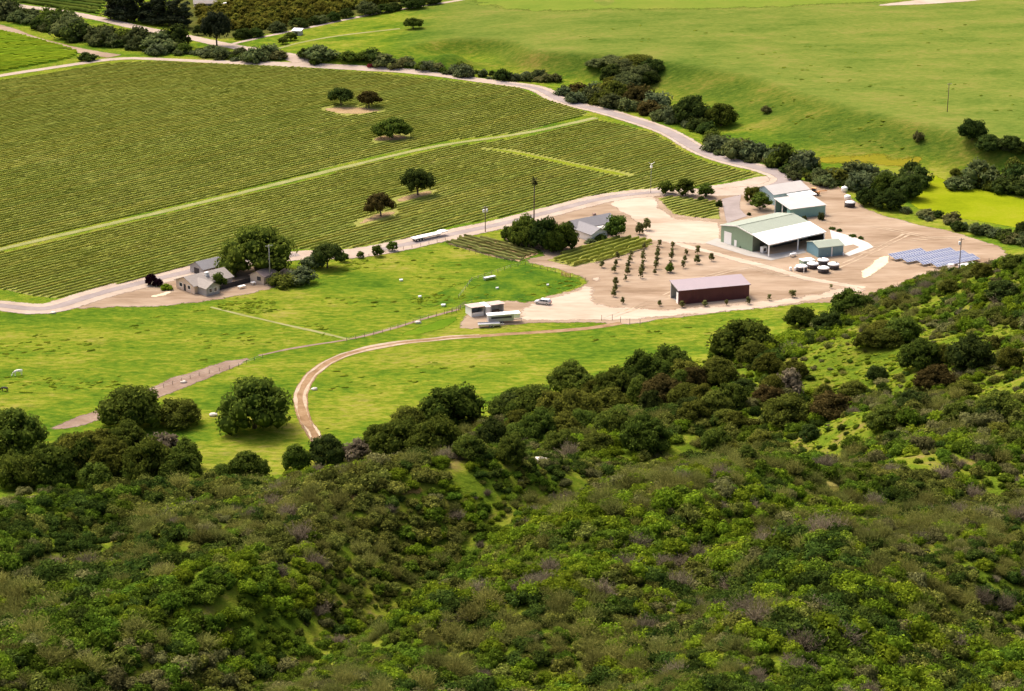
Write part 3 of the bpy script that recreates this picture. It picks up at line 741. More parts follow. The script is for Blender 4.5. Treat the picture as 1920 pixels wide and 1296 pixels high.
tree_kind('grove_tree', [(oak_blobs(s_, 2.6, 4.0, 0.5, 12, 1.35), 16, 0.42, s_, {}) for s_ in (81, 82)], 7.2, 5.2, trunk_mb(1.6, 0.18, 1.6, 8, 3))
trng = random.Random(99)
def tree(kind, mat, x, y, w, h, name, label, group=None, cat='tree', var=None, rot=None, parts=True):
    k = TREES[kind]
    i = trng.randrange(len(k['v'])) if var is None else var
    cm, tm = crown_mesh(kind, i, mat)
    o = empty(name, (x, y, float(T(x, y)) - 0.05), trng.uniform(0, 6.28) if rot is None else rot, label, cat, group)
    sx = w / k['w']
    o.scale = (sx * trng.uniform(0.94, 1.06), sx * trng.uniform(0.94, 1.06), h / k['h'])
    link('crown', cm, o)
    if parts: link('trunk', tm, o)
    return o
def tree_px(kind, mat, px, py, wpx, hpx, name, label, group=None, cat='tree', **kw):
    """base pixel, crown width and height in photo pixels -> metres at that distance"""
    p = P(px, py); sc = scale_at(p)
    return tree(kind, mat, p[0], p[1], wpx / sc, hpx / sc / 0.95, name, label, group, cat, **kw)

# ------------------------------------------------------------------ vine rows
def vine_rows(poly, ang, spacing, name, label, group, mat, height=0.55, width=0.9, excl=(), seg=1.25, phase=0.0):
    u = np.array([math.cos(ang), math.sin(ang)]); n = np.array([-u[1], u[0]])
    a = poly @ u; b = poly @ n
    k0 = math.floor(b.min() / spacing); k1 = math.ceil(b.max() / spacing)
    cnt = 0
    for k in range(k0, k1 + 1):
        bb = (k + 0.5 + phase) * spacing
        t = np.arange(a.min(), a.max(), seg)
        x = u[0] * t + n[0] * bb; y = u[1] * t + n[1] * bb
        ok = inside(poly, x, y)
        for e in excl: ok &= ~inside(e, x, y)
        # a few vines are missing
        ii_ = np.where(ok)[0]
        if len(ii_) < 6: continue
        for idx_ in np.split(ii_, np.where(np.diff(ii_) > 1)[0] + 1):
            m = len(idx_)
            if m < 5: continue
            cx = x[idx_]; cy = y[idx_]; cz = T(cx, cy)
            weak = (rng.random(m) < 0.03) * 0.45
            hgt = height * (0.95 + 0.08 * rng.random(m) + 0.14 * fbm(cx, cy, 25, 2) - weak); wd_ = width * (0.85 + 0.3 * rng.random(m))
            prof = [(-0.5, 0.28), (-0.42, 0.8), (0.0, 1.0), (0.42, 0.8), (0.5, 0.28)]
            V = np.empty((m, 5, 3)); A = np.empty((m, 5))
            for j, (pw, ph) in enumerate(prof):
                o_ = pw * wd_ * (0.85 + 0.3 * rng.random(m)) + 0.04 * rng.normal(size=m)
                V[:, j, 0] = cx + n[0] * o_ + u[0] * 0.2 * rng.normal(size=m); V[:, j, 1] = cy + n[1] * o_ + u[1] * 0.2 * rng.normal(size=m)
                V[:, j, 2] = cz + 0.05 + ph * hgt * (0.96 + 0.08 * rng.random(m))
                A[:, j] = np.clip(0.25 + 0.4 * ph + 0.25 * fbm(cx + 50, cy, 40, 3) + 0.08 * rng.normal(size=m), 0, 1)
            ii = np.arange(m * 5).reshape(m, 5)
            a0 = ii[:-1]; a1 = ii[1:]
            q = np.stack([a0[:, :-1], a0[:, 1:], a1[:, 1:], a1[:, :-1]], -1).reshape(-1, 4)
            me = np_mesh(name, V.reshape(-1, 3), quads=q, mat=mat, attr={'v': A.ravel()})
            tag(link(name, me), label, name.replace('_', ' '), group); cnt += 1
    return cnt
def ang_px(a, b):
    p = P(*a); q = P(*b); return math.atan2(q[1] - p[1], q[0] - p[0])
VA = ang_px((0, 468), (700, 301))
nv = vine_rows(up_poly, VA, 2.5, 'vine_row', 'vine row in the large vineyard above the pale grass track', 'rows of the upper vineyard', 'vine_leaf', excl=PATCHES)
nv += vine_rows(lo_poly, VA, 2.3, 'vine_row', 'vine row in the vineyard between grass track and farm road', 'rows of the lower vineyard', 'vine_leaf', excl=PATCHES + [STRIP])
nv += vine_rows(blk_a, ang_px((840, 458), (960, 489)), 2.4, 'vine_row', 'sparse vine row on bare brown soil beside the farmhouse oaks', 'rows of the sparse vine block', 'vine_dull', 1.2, 0.7)
nv += vine_rows(blk_b, ang_px((1035, 490), (1180, 448)), 2.6, 'vine_row', 'vine row in the small block beside the young orchard', 'rows beside the orchard', 'vine_leaf', 1.35, 0.9)
nv += vine_rows(blk_c, ang_px((1262, 402), (1350, 380)), 2.4, 'vine_row', 'vine row in the small block by the green barn driveway', 'rows by the green barn', 'vine_leaf')
nv += vine_rows(fld_tl, ang_px((0, 100), (140, 92)), 3.0, 'vine_row', 'bright green vine row in the far field behind the dirt path', 'rows of the far bright field', 'vine_bright', 1.1, 1.3, seg=1.6)
vine_rows(fld_far, ang_px((40, 0), (190, 22)), 6.5, 'crop_row', 'leafy hedge row in the far crop field above the pale road', 'rows of the far crop field', 'round_green', 2.0, 3.2, seg=2.0)
print('vine rows', nv)

# ------------------------------------------------------------------ buildings
def gable_roof(m, x0, x1, y0, y1, ze, zr, t=0.14, ov=0.35, axis='x', ridge=0.5):
    """roof slab over a rectangle; ridge along axis"""
    if axis == 'x':
        yr = y0 + (y1 - y0) * ridge
        s0 = (zr - ze) / (yr - y0); s1 = (zr - ze) / (y1 - yr)
        pr = [(y0 - ov, ze - ov * s0), (yr, zr), (y1 + ov, ze - ov * s1), (y1 + ov, ze - ov * s1 + t), (yr, zr + t), (y0 - ov, ze - ov * s0 + t)]
        m.prism(pr, x0 - ov, x1 + ov, 'x')
    else:
        xr = x0 + (x1 - x0) * ridge
        s0 = (zr - ze) / (xr - x0); s1 = (zr - ze) / (x1 - xr)
        pr = [(x0 - ov, ze - ov * s0), (xr, zr), (x1 + ov, ze - ov * s1), (x1 + ov, ze - ov * s1 + t), (xr, zr + t), (x0 - ov, ze - ov * s0 + t)]
        m.prism(pr, y0 - ov, y1 + ov, 'y')
    return m
def quad_slab(m, pts, t):
    """a sloping slab from four top corners"""
    v = [tuple(p) for p in pts] + [(p[0], p[1], p[2] - t) for p in pts]
    return m.add(v, [(0, 1, 2, 3), (7, 6, 5, 4), (0, 4, 5, 1), (1, 5, 6, 2), (2, 6, 7, 3), (3, 7, 4, 0)])
def pane(parent, x0, x1, y, z0, z1, axis='x', frame='white_trim'):
    """window on a wall: frame proud of the wall and a dark pane"""
    f = MB(); d = 0.05; b = 0.12
    def bx(a0, a1, w0, w1, q0, q1):
        if axis == 'x': f.box(a0, a1, y - w1, y - w0, q0, q1)
        else: f.box(y - w1, y - w0, a0, a1, q0, q1)
    bx(x0 - b, x1 + b, 0.0, d, z0 - b, z0); bx(x0 - b, x1 + b, 0.0, d, z1, z1 + b)
    bx(x0 - b, x0, 0.0, d, z0, z1); bx(x1, x1 + b, 0.0, d, z0, z1)
    w = f.build('window', frame, parent)
    g = MB()
    if axis == 'x': g.box(x0, x1, y - 0.03, y - 0.003, z0, z1)
    else: g.box(y - 0.03, y - 0.003, x0, x1, z0, z1)
    g.build('pane', 'glass', w)
    return w

def green_barn():
    p = G(1411, 473); a = R(37)
    o = empty('green_barn', (p[0], p[1], 0), a, 'large sage green metal barn with a white lean-to roof', 'barn')
    L, D, he, hr = 25.0, 15.0, 5.7, 7.0           # local: x along the front, y towards the back
    yb = D
    w = MB()
    w.prism([(0.2, 0), (yb, 0), (yb, he), (yb / 2, hr), (0.2, he)], 0, 0.2, 'x'); w.build('gable_wall', 'sage_wall', o)
    w = MB(); w.prism([(0.2, 0), (yb, 0), (yb, he), (yb / 2, hr), (0.2, he)], L - 0.2, L, 'x'); w.build('gable_wall', 'sage_wall', o)
    MB().box(0, L, 0, 0.197, 0, he).build('front_wall', 'shaded_sage', o)
    MB().box(0.2, L - 0.2, yb - 0.2, yb - 0.003, 0, he).build('back_wall', 'sage_wall', o)
    gable_roof(MB(), 0, L, 0, yb, he + 0.02, hr + 0.02, 0.16, 0.3).build('roof', 'sage_roof', o)
    MB().box(-0.32, L + 0.32, yb / 2 - 0.35, yb / 2 + 0.35, hr + 0.14, hr + 0.24).build('ridge_cap', 'sage_roof', o)
    # trim of the gable edge
    t = MB()
    for y0, z0, y1, z1 in ((-0.3, he - 0.02, yb / 2, hr + 0.05), (yb / 2, hr + 0.05, yb + 0.3, he - 0.02)):
        t.prism([(y0, z0 - 0.15), (y1, z1 - 0.15), (y1, z1 + 0.16), (y0, z0 + 0.16)], -0.36, -0.303, 'x')
    t.build('gable_trim', 'white_trim', o)
    d = MB().box(-0.06, -0.003, 10.0, 13.4, 0.02, 4.1); dd = d.build('roller_door', 'white_trim', o)
    for k in range(8): MB().box(-0.09, -0.063, 10.05, 13.35, 0.12 + k * 0.5, 0.52 + k * 0.5).build('slat', 'white_trim', dd)
    MB().box(-0.07, -0.003, 7.5, 8.6, 0.02, 2.2).build('door', 'white_trim', o)
    # lean-to
    cd = 7.2
    quad_slab(MB(), [(-0.4, -cd - 0.3, 4.25), (L + 0.4, -cd - 0.3, 4.25), (L + 0.4, 0.25, 6.02), (-0.4, 0.25, 6.02)], 0.16).build('lean_to_roof', 'white_roof', o)
    MB().box(-0.2, L + 0.2, -cd - 0.15, -cd + 0.05, 3.78, 4.02).build('beam', 'white_trim', o)
    for x in (0.15, 13.0, L - 0.15):
        MB().box(x - 0.16, x + 0.16, -cd - 0.12, -cd + 0.2, 0, 3.78).build('post', 'white_trim', o)
    MB().box(L - 0.2, L, -cd + 0.25, -0.01, 0, 4.1).build('side_wall', 'dark_fence', o)
    MB().box(3.0, 5.2, -0.12, -0.003, 0.02, 2.6).build('inner_door', 'dark_interior', o)
    MB().box(9, 22, -0.10, -0.003, 0.02, 3.6).build('opening_shade', 'dark_interior', o)  # flat dark slab painted for the unlit bay; no opening is cut
    return o
def stored_machine():
    p = G(1411, 473); a = R(37)
    q = (p[0] + math.cos(a) * 2.4 + math.sin(a) * 2.5, p[1] + math.sin(a) * 2.4 - math.cos(a) * 2.5)
    o = empty('pump_cabinet', (q[0], q[1], 0.12), a, 'pale equipment cabinet under the white lean-to roof', 'cabinet')
    MB().box(-0.9, 0.9, -0.6, 0.6, 0.1, 1.9).build('cabinet', 'white_trim', o)
    MB().box(-0.95, 0.95, -0.65, 0.65, 0, 0.1).build('plinth', 'concrete', o)
    MB().box(-0.5, 0.5, -0.63, -0.603, 0.5, 1.5).build('panel', 'dark_interior', o)
def blue_shed():
    p = G(1534, 484); a = R(21)
    o = empty('blue_shed', (p[0], p[1], 0), a, 'slate blue metal shed with a sage gable roof beside the water tanks', 'shed')
    L, D, he, hr = 9.0, 7.6, 3.3, 4.3
    for x0, x1 in ((0, 0.15), (L - 0.15, L)):
        MB().prism([(0.15, 0), (D - 0.15, 0), (D - 0.15, he), (D / 2, hr), (0.15, he)], x0, x1, 'x').build('gable_wall', 'blue_wall', o)
    MB().box(0, L, 0, 0.147, 0, he).build('front_wall', 'blue_wall', o)
    MB().box(0, L, D - 0.147, D, 0, he).build('back_wall', 'blue_wall', o)
    gable_roof(MB(), 0, L, 0, D, he + 0.03, hr + 0.03, 0.12, 0.25).build('roof', 'sage_roof', o)
    MB().box(4.6, 4.95, -0.2, -0.003, 0, he - 0.2).build('downpipe', 'white_trim', o)
    dr = MB().box(1.2, 3.6, -0.05, -0.003, 0.02, 2.5).build('door', 'blue_wall', o); MB().box(3.2, 3.35, -0.1, -0.053, 1.0, 1.2).build('handle', 'steel', dr)
    MB().box(L - 0.35, L - 0.05, -0.6, -0.2, 0, 1.0).build('meter_box', 'white_trim', o)
def box_unit():
    p = G(1516, 500); a = R(21)
    o = empty('utility_box', (p[0], p[1], 0), a, 'low green utility box with white lid behind the water tanks', 'utility box')
    MB().box(-1.9, 2.0, 0, 2.6, 0, 1.9).build('body', 'green_box', o)
    MB().box(-2.1, 2.2, -0.2, 2.8, 1.903, 2.05).build('lid', 'white_trim', o)
    p = G(1487, 482)
    o = empty('propane_tank', (p[0], p[1], 0), R(30), 'white propane tank lying beside the green utility box', 'tank')
    m = MB()
    prof = [(0.05, -1.3), (0.4, -1.15), (0.5, -0.9), (0.5, 0.9), (0.4, 1.15), (0.05, 1.3)]
    m.lathe(prof, 14)
    m.v = [(z, x, y + 0.85) for x, y, z in m.v]
    m.build('vessel', 'white_tank', o, True)
    for x in (-0.8, 0.8): MB().box(x - 0.1, x + 0.1, -0.35, 0.35, 0, 0.45).build('leg', 'steel', o)
    MB().tube((0, 0, 1.32), (0, 0, 1.55), 0.14).build('valve_cap', 'white_tank', o)
def water_tanks():
    spots = [(1504, 511, 'leftmost of the cluster, half hidden by a white post'), (1525, 506, 'beside the green utility box'), (1545, 499, 'rear of the cluster, under the blue shed'),
             (1564, 507, 'at the sandy end of the cluster'), (1545, 514, 'front of the cluster')]
    labs = ['dark water tank with white domed top beside the thin white post', 'dark water tank with white domed top beside the green utility box',
            'dark water tank with white domed top closest to the blue shed', 'dark water tank with white domed top closest to the sand pad', 'dark water tank with white domed top standing in front of the other four']
    for (px, py, _), lb in zip(spots, labs):
        p = G(px, py)
        o = empty('water_tank', (p[0], p[1] + 1.6, 0), random.uniform(0, 6), lb, 'water tank', 'water tanks beside the blue shed')
        MB().lathe([(1.72, 0), (1.72, 1.55)], 24).build('body', 'dark_tank', o, True)
        MB().lathe([(1.84, 1.45), (1.86, 1.62), (1.45, 1.86), (0.8, 2.08), (0.3, 2.18)], 24).build('dome', 'white_tank', o, True)
        MB().lathe([(0.26, 2.0), (0.26, 2.28), (0.1, 2.32)], 10, (0.75, -0.4)).build('hatch', 'dark_tank', o, True)
        MB().tube((-1.75, 0.1, 0.1), (-1.75, 0.1, 1.5), 0.06).build('pipe', 'grey_pole', o)
    p = G(1507, 513)
    o = empty('marker_post', (p[0], p[1], 0), 0, 'thin white post in front of the water tanks', 'post')
    MB().tube((0, 0, -0.3), (0, 0, 2.4), 0.09).build('shaft', 'white_trim', o); MB().lathe([(0.12, 2.4), (0.12, 2.5), (0.03, 2.58)], 8).build('cap', 'white_trim', o)
    p = G(1482, 508)
    for dx in (0, 1.5):
        o = empty('drum', (p[0] + dx, p[1], 0), 0, 'small white drum on the dirt beside the water tanks', 'drum', 'drums beside the water tanks')
        MB().lathe([(0.42, 0), (0.45, 0.3), (0.42, 0.6), (0.45, 0.9), (0.42, 1.1)], 12).build('drum', 'white_tank', o, True); MB().lathe([(0.40, 1.1), (0.38, 1.16)], 12).build('lid', 'white_trim', o)
def teal_barn():
    p = G(1487, 413); a = R(25)
    o = empty('teal_barn', (p[0] - 1.0, p[1] + 0.5, 0), a, 'teal metal barn with a single slope tan roof and open end', 'barn')
    L, D, h0, h1 = 14.0, 10.0, 3.6, 5.0
    MB().box(0, L, 0, 0.15, 0, h0).build('front_wall', 'teal_wall', o)
    MB().box(0, L, D - 0.15, D, 0, h1 - 0.05).build('back_wall', 'teal_wall', o)
    MB().prism([(0.153, 0), (D - 0.153, 0), (D - 0.153, h1 - 0.03), (0.153, h0)], L - 0.15, L, 'x').build('end_wall', 'teal_wall', o)
    quad_slab(MB(), [(-0.4, -0.4, h0 + 0.12), (L + 0.4, -0.4, h0 + 0.12), (L + 0.4, D + 0.3, h1 + 0.2), (-0.4, D + 0.3, h1 + 0.2)], 0.14).build('roof', 'tan_roof', o)
    for y in (D * 0.5, D - 0.35): MB().box(0.0, 0.25, y, y + 0.25, 0, h0 + (h1 - h0) * y / D - 0.05).build('post', 'white_trim', o)
    MB().box(0.1, 0.3, 0.153, 2.2, 0, h0).build('stub_wall', 'teal_wall', o)
    MB().box(5.5, 5.65, 0.16, D - 0.16, 0, h0 - 0.1).build('partition', 'dark_interior', o)
    MB().box(L - 0.05, L + 0.12, -0.12, 0.0, 0, h0).build('downpipe', 'white_trim', o)
def back_barn():
    p = G(1450, 385); a = R(30)
    o = empty('blue_barn', (p[0], p[1], 0), a, 'pale blue metal barn with a tan gable roof and grey lean-to', 'barn')
    L, D, he, hr = 15.5, 11.0, 3.7, 5.6
    for x0, x1 in ((0, 0.15), (L - 0.15, L)):
        MB().prism([(0.15, 0), (D - 0.15, 0), (D - 0.15, he), (D / 2, hr), (0.15, he)], x0, x1, 'x').build('gable_wall', 'pale_blue_wall', o)
    MB().box(0, L, 0, 0.147, 0, he).build('front_wall', 'pale_blue_wall', o)
    MB().box(0, L, D - 0.147, D, 0, he).build('back_wall', 'pale_blue_wall', o)
    gable_roof(MB(), 0, L, 0, D, he + 0.03, hr + 0.03, 0.12, 0.3).build('roof', 'tan_roof', o)
    quad_slab(MB(), [(5.0, -4.2, 2.9), (L + 0.2, -4.2, 2.9), (L + 0.2, -0.4, 3.5), (5.0, -0.4, 3.5)], 0.1).build('lean_to_roof', 'white_wall', o)
    for x in (5.2, 10, L): MB().box(x - 0.1, x + 0.1, -4.1, -3.9, 0, 2.78).build('post', 'steel', o)
    MB().box(-0.05, -0.003, 3.6, 7.0, 0.02, 3.2).build('door', 'white_trim', o)
def maroon_barn():
    p = G(1273, 572); a = R(16.5)
    o = empty('maroon_barn', (p[0], p[1], 0), a, 'long maroon metal barn with a mauve single slope roof', 'barn')
    L, D, h0, h1 = 22.2, 7.2, 4.3, 5.3
    MB().box(0, L, 0, 0.15, 0, h0).build('front_wall', 'maroon_wall', o)
    MB().box(0, L, D - 0.15, D, 0, h1 - 0.06).build('back_wall', 'grey_interior', o)
    MB().prism([(0.153, 0), (D - 0.153, 0), (D - 0.153, h1 - 0.04), (0.153, h0)], L - 0.15, L, 'x').build('end_wall', 'maroon_wall', o)
    quad_slab(MB(), [(-0.35, -0.35, h0 + 0.14), (L + 0.35, -0.35, h0 + 0.14), (L + 0.35, D + 0.2, h1 + 0.2), (-0.35, D + 0.2, h1 + 0.2)], 0.15).build('roof', 'mauve_roof', o)
    MB().box(-0.38, L + 0.38, -0.42, -0.353, h0 - 0.02, h0 + 0.17).build('gutter', 'maroon_wall', o)
    MB().box(0, 0.2, 0.153, 0.6, 0, h0).build('corner_panel', 'maroon_wall', o)
    MB().box(0, 0.2, D - 0.5, D - 0.153, 0, h1 - 0.1).build('corner_post', 'steel', o)
    MB().box(-0.06, 0.14, 0.75, 2.1, 0.05, 3.4).build('sliding_door', 'white_trim', o)
    MB().prism([(0.6, h0 - 0.45), (D - 0.5, h1 - 0.55), (D - 0.5, h1 - 0.1), (0.6, h0)], 0.0, 0.15, 'x').build('header', 'steel', o)
    for x in (5.5, 11, 16.5): MB().box(x, x + 0.2, D - 0.45, D - 0.16, 0, h1 - 0.3).build('frame_post', 'steel', o)
    MB().box(0.5, L - 0.3, 0.4, D - 0.4, 0.10, 0.16).build('floor_slab', 'concrete', o)
def mid_house():
    p = G(1106, 432); a = R(36)
    o = empty('grey_roof_house', (p[0], p[1], 0), a, 'low white house with grey gable roofs beside dark oaks', 'house')
    L, D = 16.0, 7.5
    MB().box(-L / 2, L / 2, -D / 2, D / 2, 0, 2.7).build('wall', 'white_wall', o)
    r_ = gable_roof(MB(), -L / 2, L / 2, -D / 2, D / 2, 2.72, 4.6, 0.14, 0.5).build('roof', 'grey_shingle', o)
    MB().box(2.0, 2.9, 0.4, 1.2, 3.6, 5.3).build('chimney', 'brick', r_)
    MB().box(-L / 2 - 0.5, -L / 2 + 6.0, -D / 2 - 8.0, -D / 2 - 0.003, 0, 2.6).build('wing_wall', 'white_wall', o)
    m = MB(); gable_roof(m, -L / 2 - 0.5, -L / 2 + 6.0, -D / 2 - 8.0, -0.5, 2.62, 4.2, 0.14, 0.45, 'y'); m.build('wing_roof', 'grey_shingle', o)
    MB().prism([(-L / 2 - 0.5, 2.603), (-L / 2 + 6.0, 2.603), (-L / 2 + 2.75, 4.15)], -D / 2 - 8.0, -D / 2 - 7.85, 'y').build('gable', 'white_wall', o)
    pane(o, -L / 2 + 1.8, -L / 2 + 3.6, -D / 2 - 8.0, 0.9, 2.1)
    pane(o, -1.0, 1.0, -D / 2, 0.9, 2.1); pane(o, 3.2, 5.4, -D / 2, 0.9, 2.1)
    MB().box(-L / 2 + 6.3, L / 2 - 1.5, -D / 2 - 4.5, -D / 2 - 0.4, 2.25, 2.4).build('patio_roof', 'tan_roof', o)
    for x in (-L / 2 + 6.6, 0, L / 2 - 1.8): MB().box(x - 0.08, x + 0.08, -D / 2 - 4.4, -D / 2 - 4.2, 0, 2.25).build('post', 'white_trim', o)
def farmhouse():
    p = G(365, 552); a = R(44)
    o = empty('farmhouse', (p[0], p[1], 0), a, 'tan stucco farmhouse with a grey brown gable roof under the big oak', 'house')
    L, D = 14.0, 9.4                   # local x along the ridge, local y to the back left
    MB().box(0, L, 0, D, 0, 2.6).build('wall', 'stucco', o)
    r_ = gable_roof(MB(), 0, L, 0, D, 2.62, 4.4, 0.15, 0.5).build('roof', 'tan_shingle', o)
    for x0 in (0.0, L - 0.15): MB().prism([(0.2, 2.603), (D - 0.2, 2.603), (D / 2, 4.35)], x0, x0 + 0.15, 'x').build('gable', 'stucco', o)
    MB().box(6.2, 7.3, 2.4, 3.4, 3.2, 4.9).build('chimney', 'white_wall', r_)
    # front wing with its grey gable end
    MB().box(1.2, 6.0, -4.4, -0.003, 0, 2.5).build('wing_wall', 'grey_wall', o)
    gable_roof(MB(), 1.2, 6.0, -4.4, 3.0, 2.52, 3.9, 0.14, 0.4, 'y').build('wing_roof', 'tan_shingle', o)
    MB().prism([(1.2, 2.503), (6.0, 2.503), (3.6, 3.85)], -4.4, -4.25, 'y').build('gable', 'grey_wall', o)
    pane(o, 2.2, 3.2, -4.4, 1.0, 2.2); pane(o, 4.0, 5.0, -4.4, 1.0, 2.2)
    pane(o, 2.0, 3.4, 0.0, 1.0, 2.1, 'y'); pane(o, 6.2, 7.6, 0.0, 1.0, 2.1, 'y')
    dr = MB().box(-0.06, -0.003, 4.4, 5.4, 0.02, 2.1).build('door', 'dark_fence', o); MB().box(-0.1, -0.063, 4.5, 4.6, 1.0, 1.1).build('handle', 'steel', dr)
    # barn behind, dark roof
    p = G(394, 508)
    o = empty('grey_barn', (p[0], p[1], 0), a, 'small barn with a dark grey gable roof behind the farmhouse', 'barn')
    MB().box(-5, 5, -3.5, 3.5, 0, 2.2).build('wall', 'grey_wall', o)
    gable_roof(MB(), -5, 5, -3.5, 3.5, 2.22, 3.9, 0.14, 0.4).build('roof', 'dark_shingle', o)
    for x0 in (-5, 4.85): MB().prism([(-3.4, 2.203), (3.4, 2.203), (0, 3.85)], x0, x0 + 0.15, 'x').build('gable', 'grey_wall', o)
    MB().box(-5.06, -5.003, -1.3, 1.3, 0.02, 2.0).build('door', 'dark_fence', o)
    # outbuilding with its gable towards the pasture
    p = G(482, 532)
    o = empty('outbuilding', (p[0], p[1], 0), R(-30), 'small tan outbuilding with a dark window beside the utility pole', 'outbuilding')
    MB().box(-2.6, 2.6, 0, 6.5, 0, 2.5).build('wall', 'stucco', o)
    gable_roof(MB(), -2.6, 2.6, 0, 6.5, 2.52, 3.9, 0.12, 0.3, 'y').build('roof', 'brown_roof', o)
    MB().prism([(-2.6, 2.503), (2.6, 2.503), (0, 3.85)], 0, 0.12, 'y').build('gable', 'stucco', o)
    pane(o, 0.2, 1.4, 0.0, 1.2, 2.2, frame='dark_fence')
def stable():
    p = G(908, 592); a = R(24)
    o = empty('stable', (p[0], p[1], 0), a, 'open fronted stable of pale boards with two brown roofs', 'stable')
    for x0, x1, yb in ((-4.0, 0.0, 4.5), (2.2, 6.2, 4.0)):
        MB().box(x0, x1, yb - 0.1, yb, 0, 2.5).build('back_wall', 'white_wall', o)
        for x in (x0, x1 - 0.1): MB().prism([(0, 0), (yb - 0.103, 0), (yb - 0.103, 2.45), (0, 2.9)], x, x + 0.1, 'x').build('side_wall', 'white_wall', o)
        quad_slab(MB(), [(x0 - 0.3, -0.6, 3.06), (x1 + 0.3, -0.6, 3.06), (x1 + 0.3, yb + 0.3, 2.6), (x0 - 0.3, yb + 0.3, 2.6)], 0.1).build('roof', 'brown_roof', o)
    MB().box(-3.8, -0.2, 0.02, 0.1, 0, 1.3).build('half_door', 'white_wall', o)
    MB().box(0.35, 1.85, -0.4, 4.2, 0, 2.6).build('middle_stall', 'white_wall', o)
    MB().box(0.32, 1.88, -0.5, 4.3, 2.603, 2.7).build('middle_roof', 'white_roof', o)
def far_house():
    p = P(385, 14)
    o = empty('far_house', (p[0], p[1], p[2]), R(10), 'small far house with a grey roof among the grove trees', 'house')
    MB().box(-6, 6, -4, 4, 0, 2.8).build('wall', 'stucco', o)
    gable_roof(MB(), -6, 6, -4, 4, 2.82, 4.8, 0.15, 0.5).build('roof', 'tan_shingle', o)
    for x0 in (-6, 5.85): MB().prism([(-3.9, 2.803), (3.9, 2.803), (0, 4.75)], x0, x0 + 0.15, 'x').build('gable', 'white_wall', o)
    pane(o, -3.5, -1.5, -4.0, 0.9, 2.1); pane(o, 1.5, 3.5, -4.0, 0.9, 2.1)
    for q, (px, py, w) in enumerate(((402, 15, 4), (415, 14, 3), (426, 12, 4))):
        p = P(px, py); o = empty('far_van', (p[0], p[1], p[2]), R(20 * q), 'white van parked in a line beside the far house', 'van', 'vans beside the far house')
        MB().prism([(-w / 2, 0.4), (w / 2, 0.4), (w / 2, 1.3), (w / 2 - 0.8, 2.1), (-w / 2, 2.1)], -0.9, 0.9, 'y').build('body', 'white_paint', o)
        for x in (-w / 2 + 0.7, w / 2 - 0.7): MB().tube((x, -0.92, 0.38), (x, 0.92, 0.38), 0.38, n=10).build('wheel', 'rubber', o)
    p = P(558, 66)
    o = empty('far_shed', (p[0], p[1], p[2]), R(-12), 'small far shed with a bright white roof at the grove edge', 'shed')
    MB().box(-2.2, 2.2, -1.8, 1.8, 0, 2.3).build('wall', 'grey_wall', o)
    quad_slab(MB(), [(-2.5, -2.2, 2.5), (2.5, -2.2, 2.5), (2.5, 2.1, 3.2), (-2.5, 2.1, 3.2)], 0.12).build('roof', 'white_roof', o)
    MB().box(-0.6, 0.6, -1.85, -1.803, 0.02, 1.9).build('door', 'dark_fence', o)
green_barn(); stored_machine(); blue_shed(); box_unit(); water_tanks(); teal_barn(); back_barn(); maroon_barn(); mid_house(); farmhouse(); stable(); far_house()

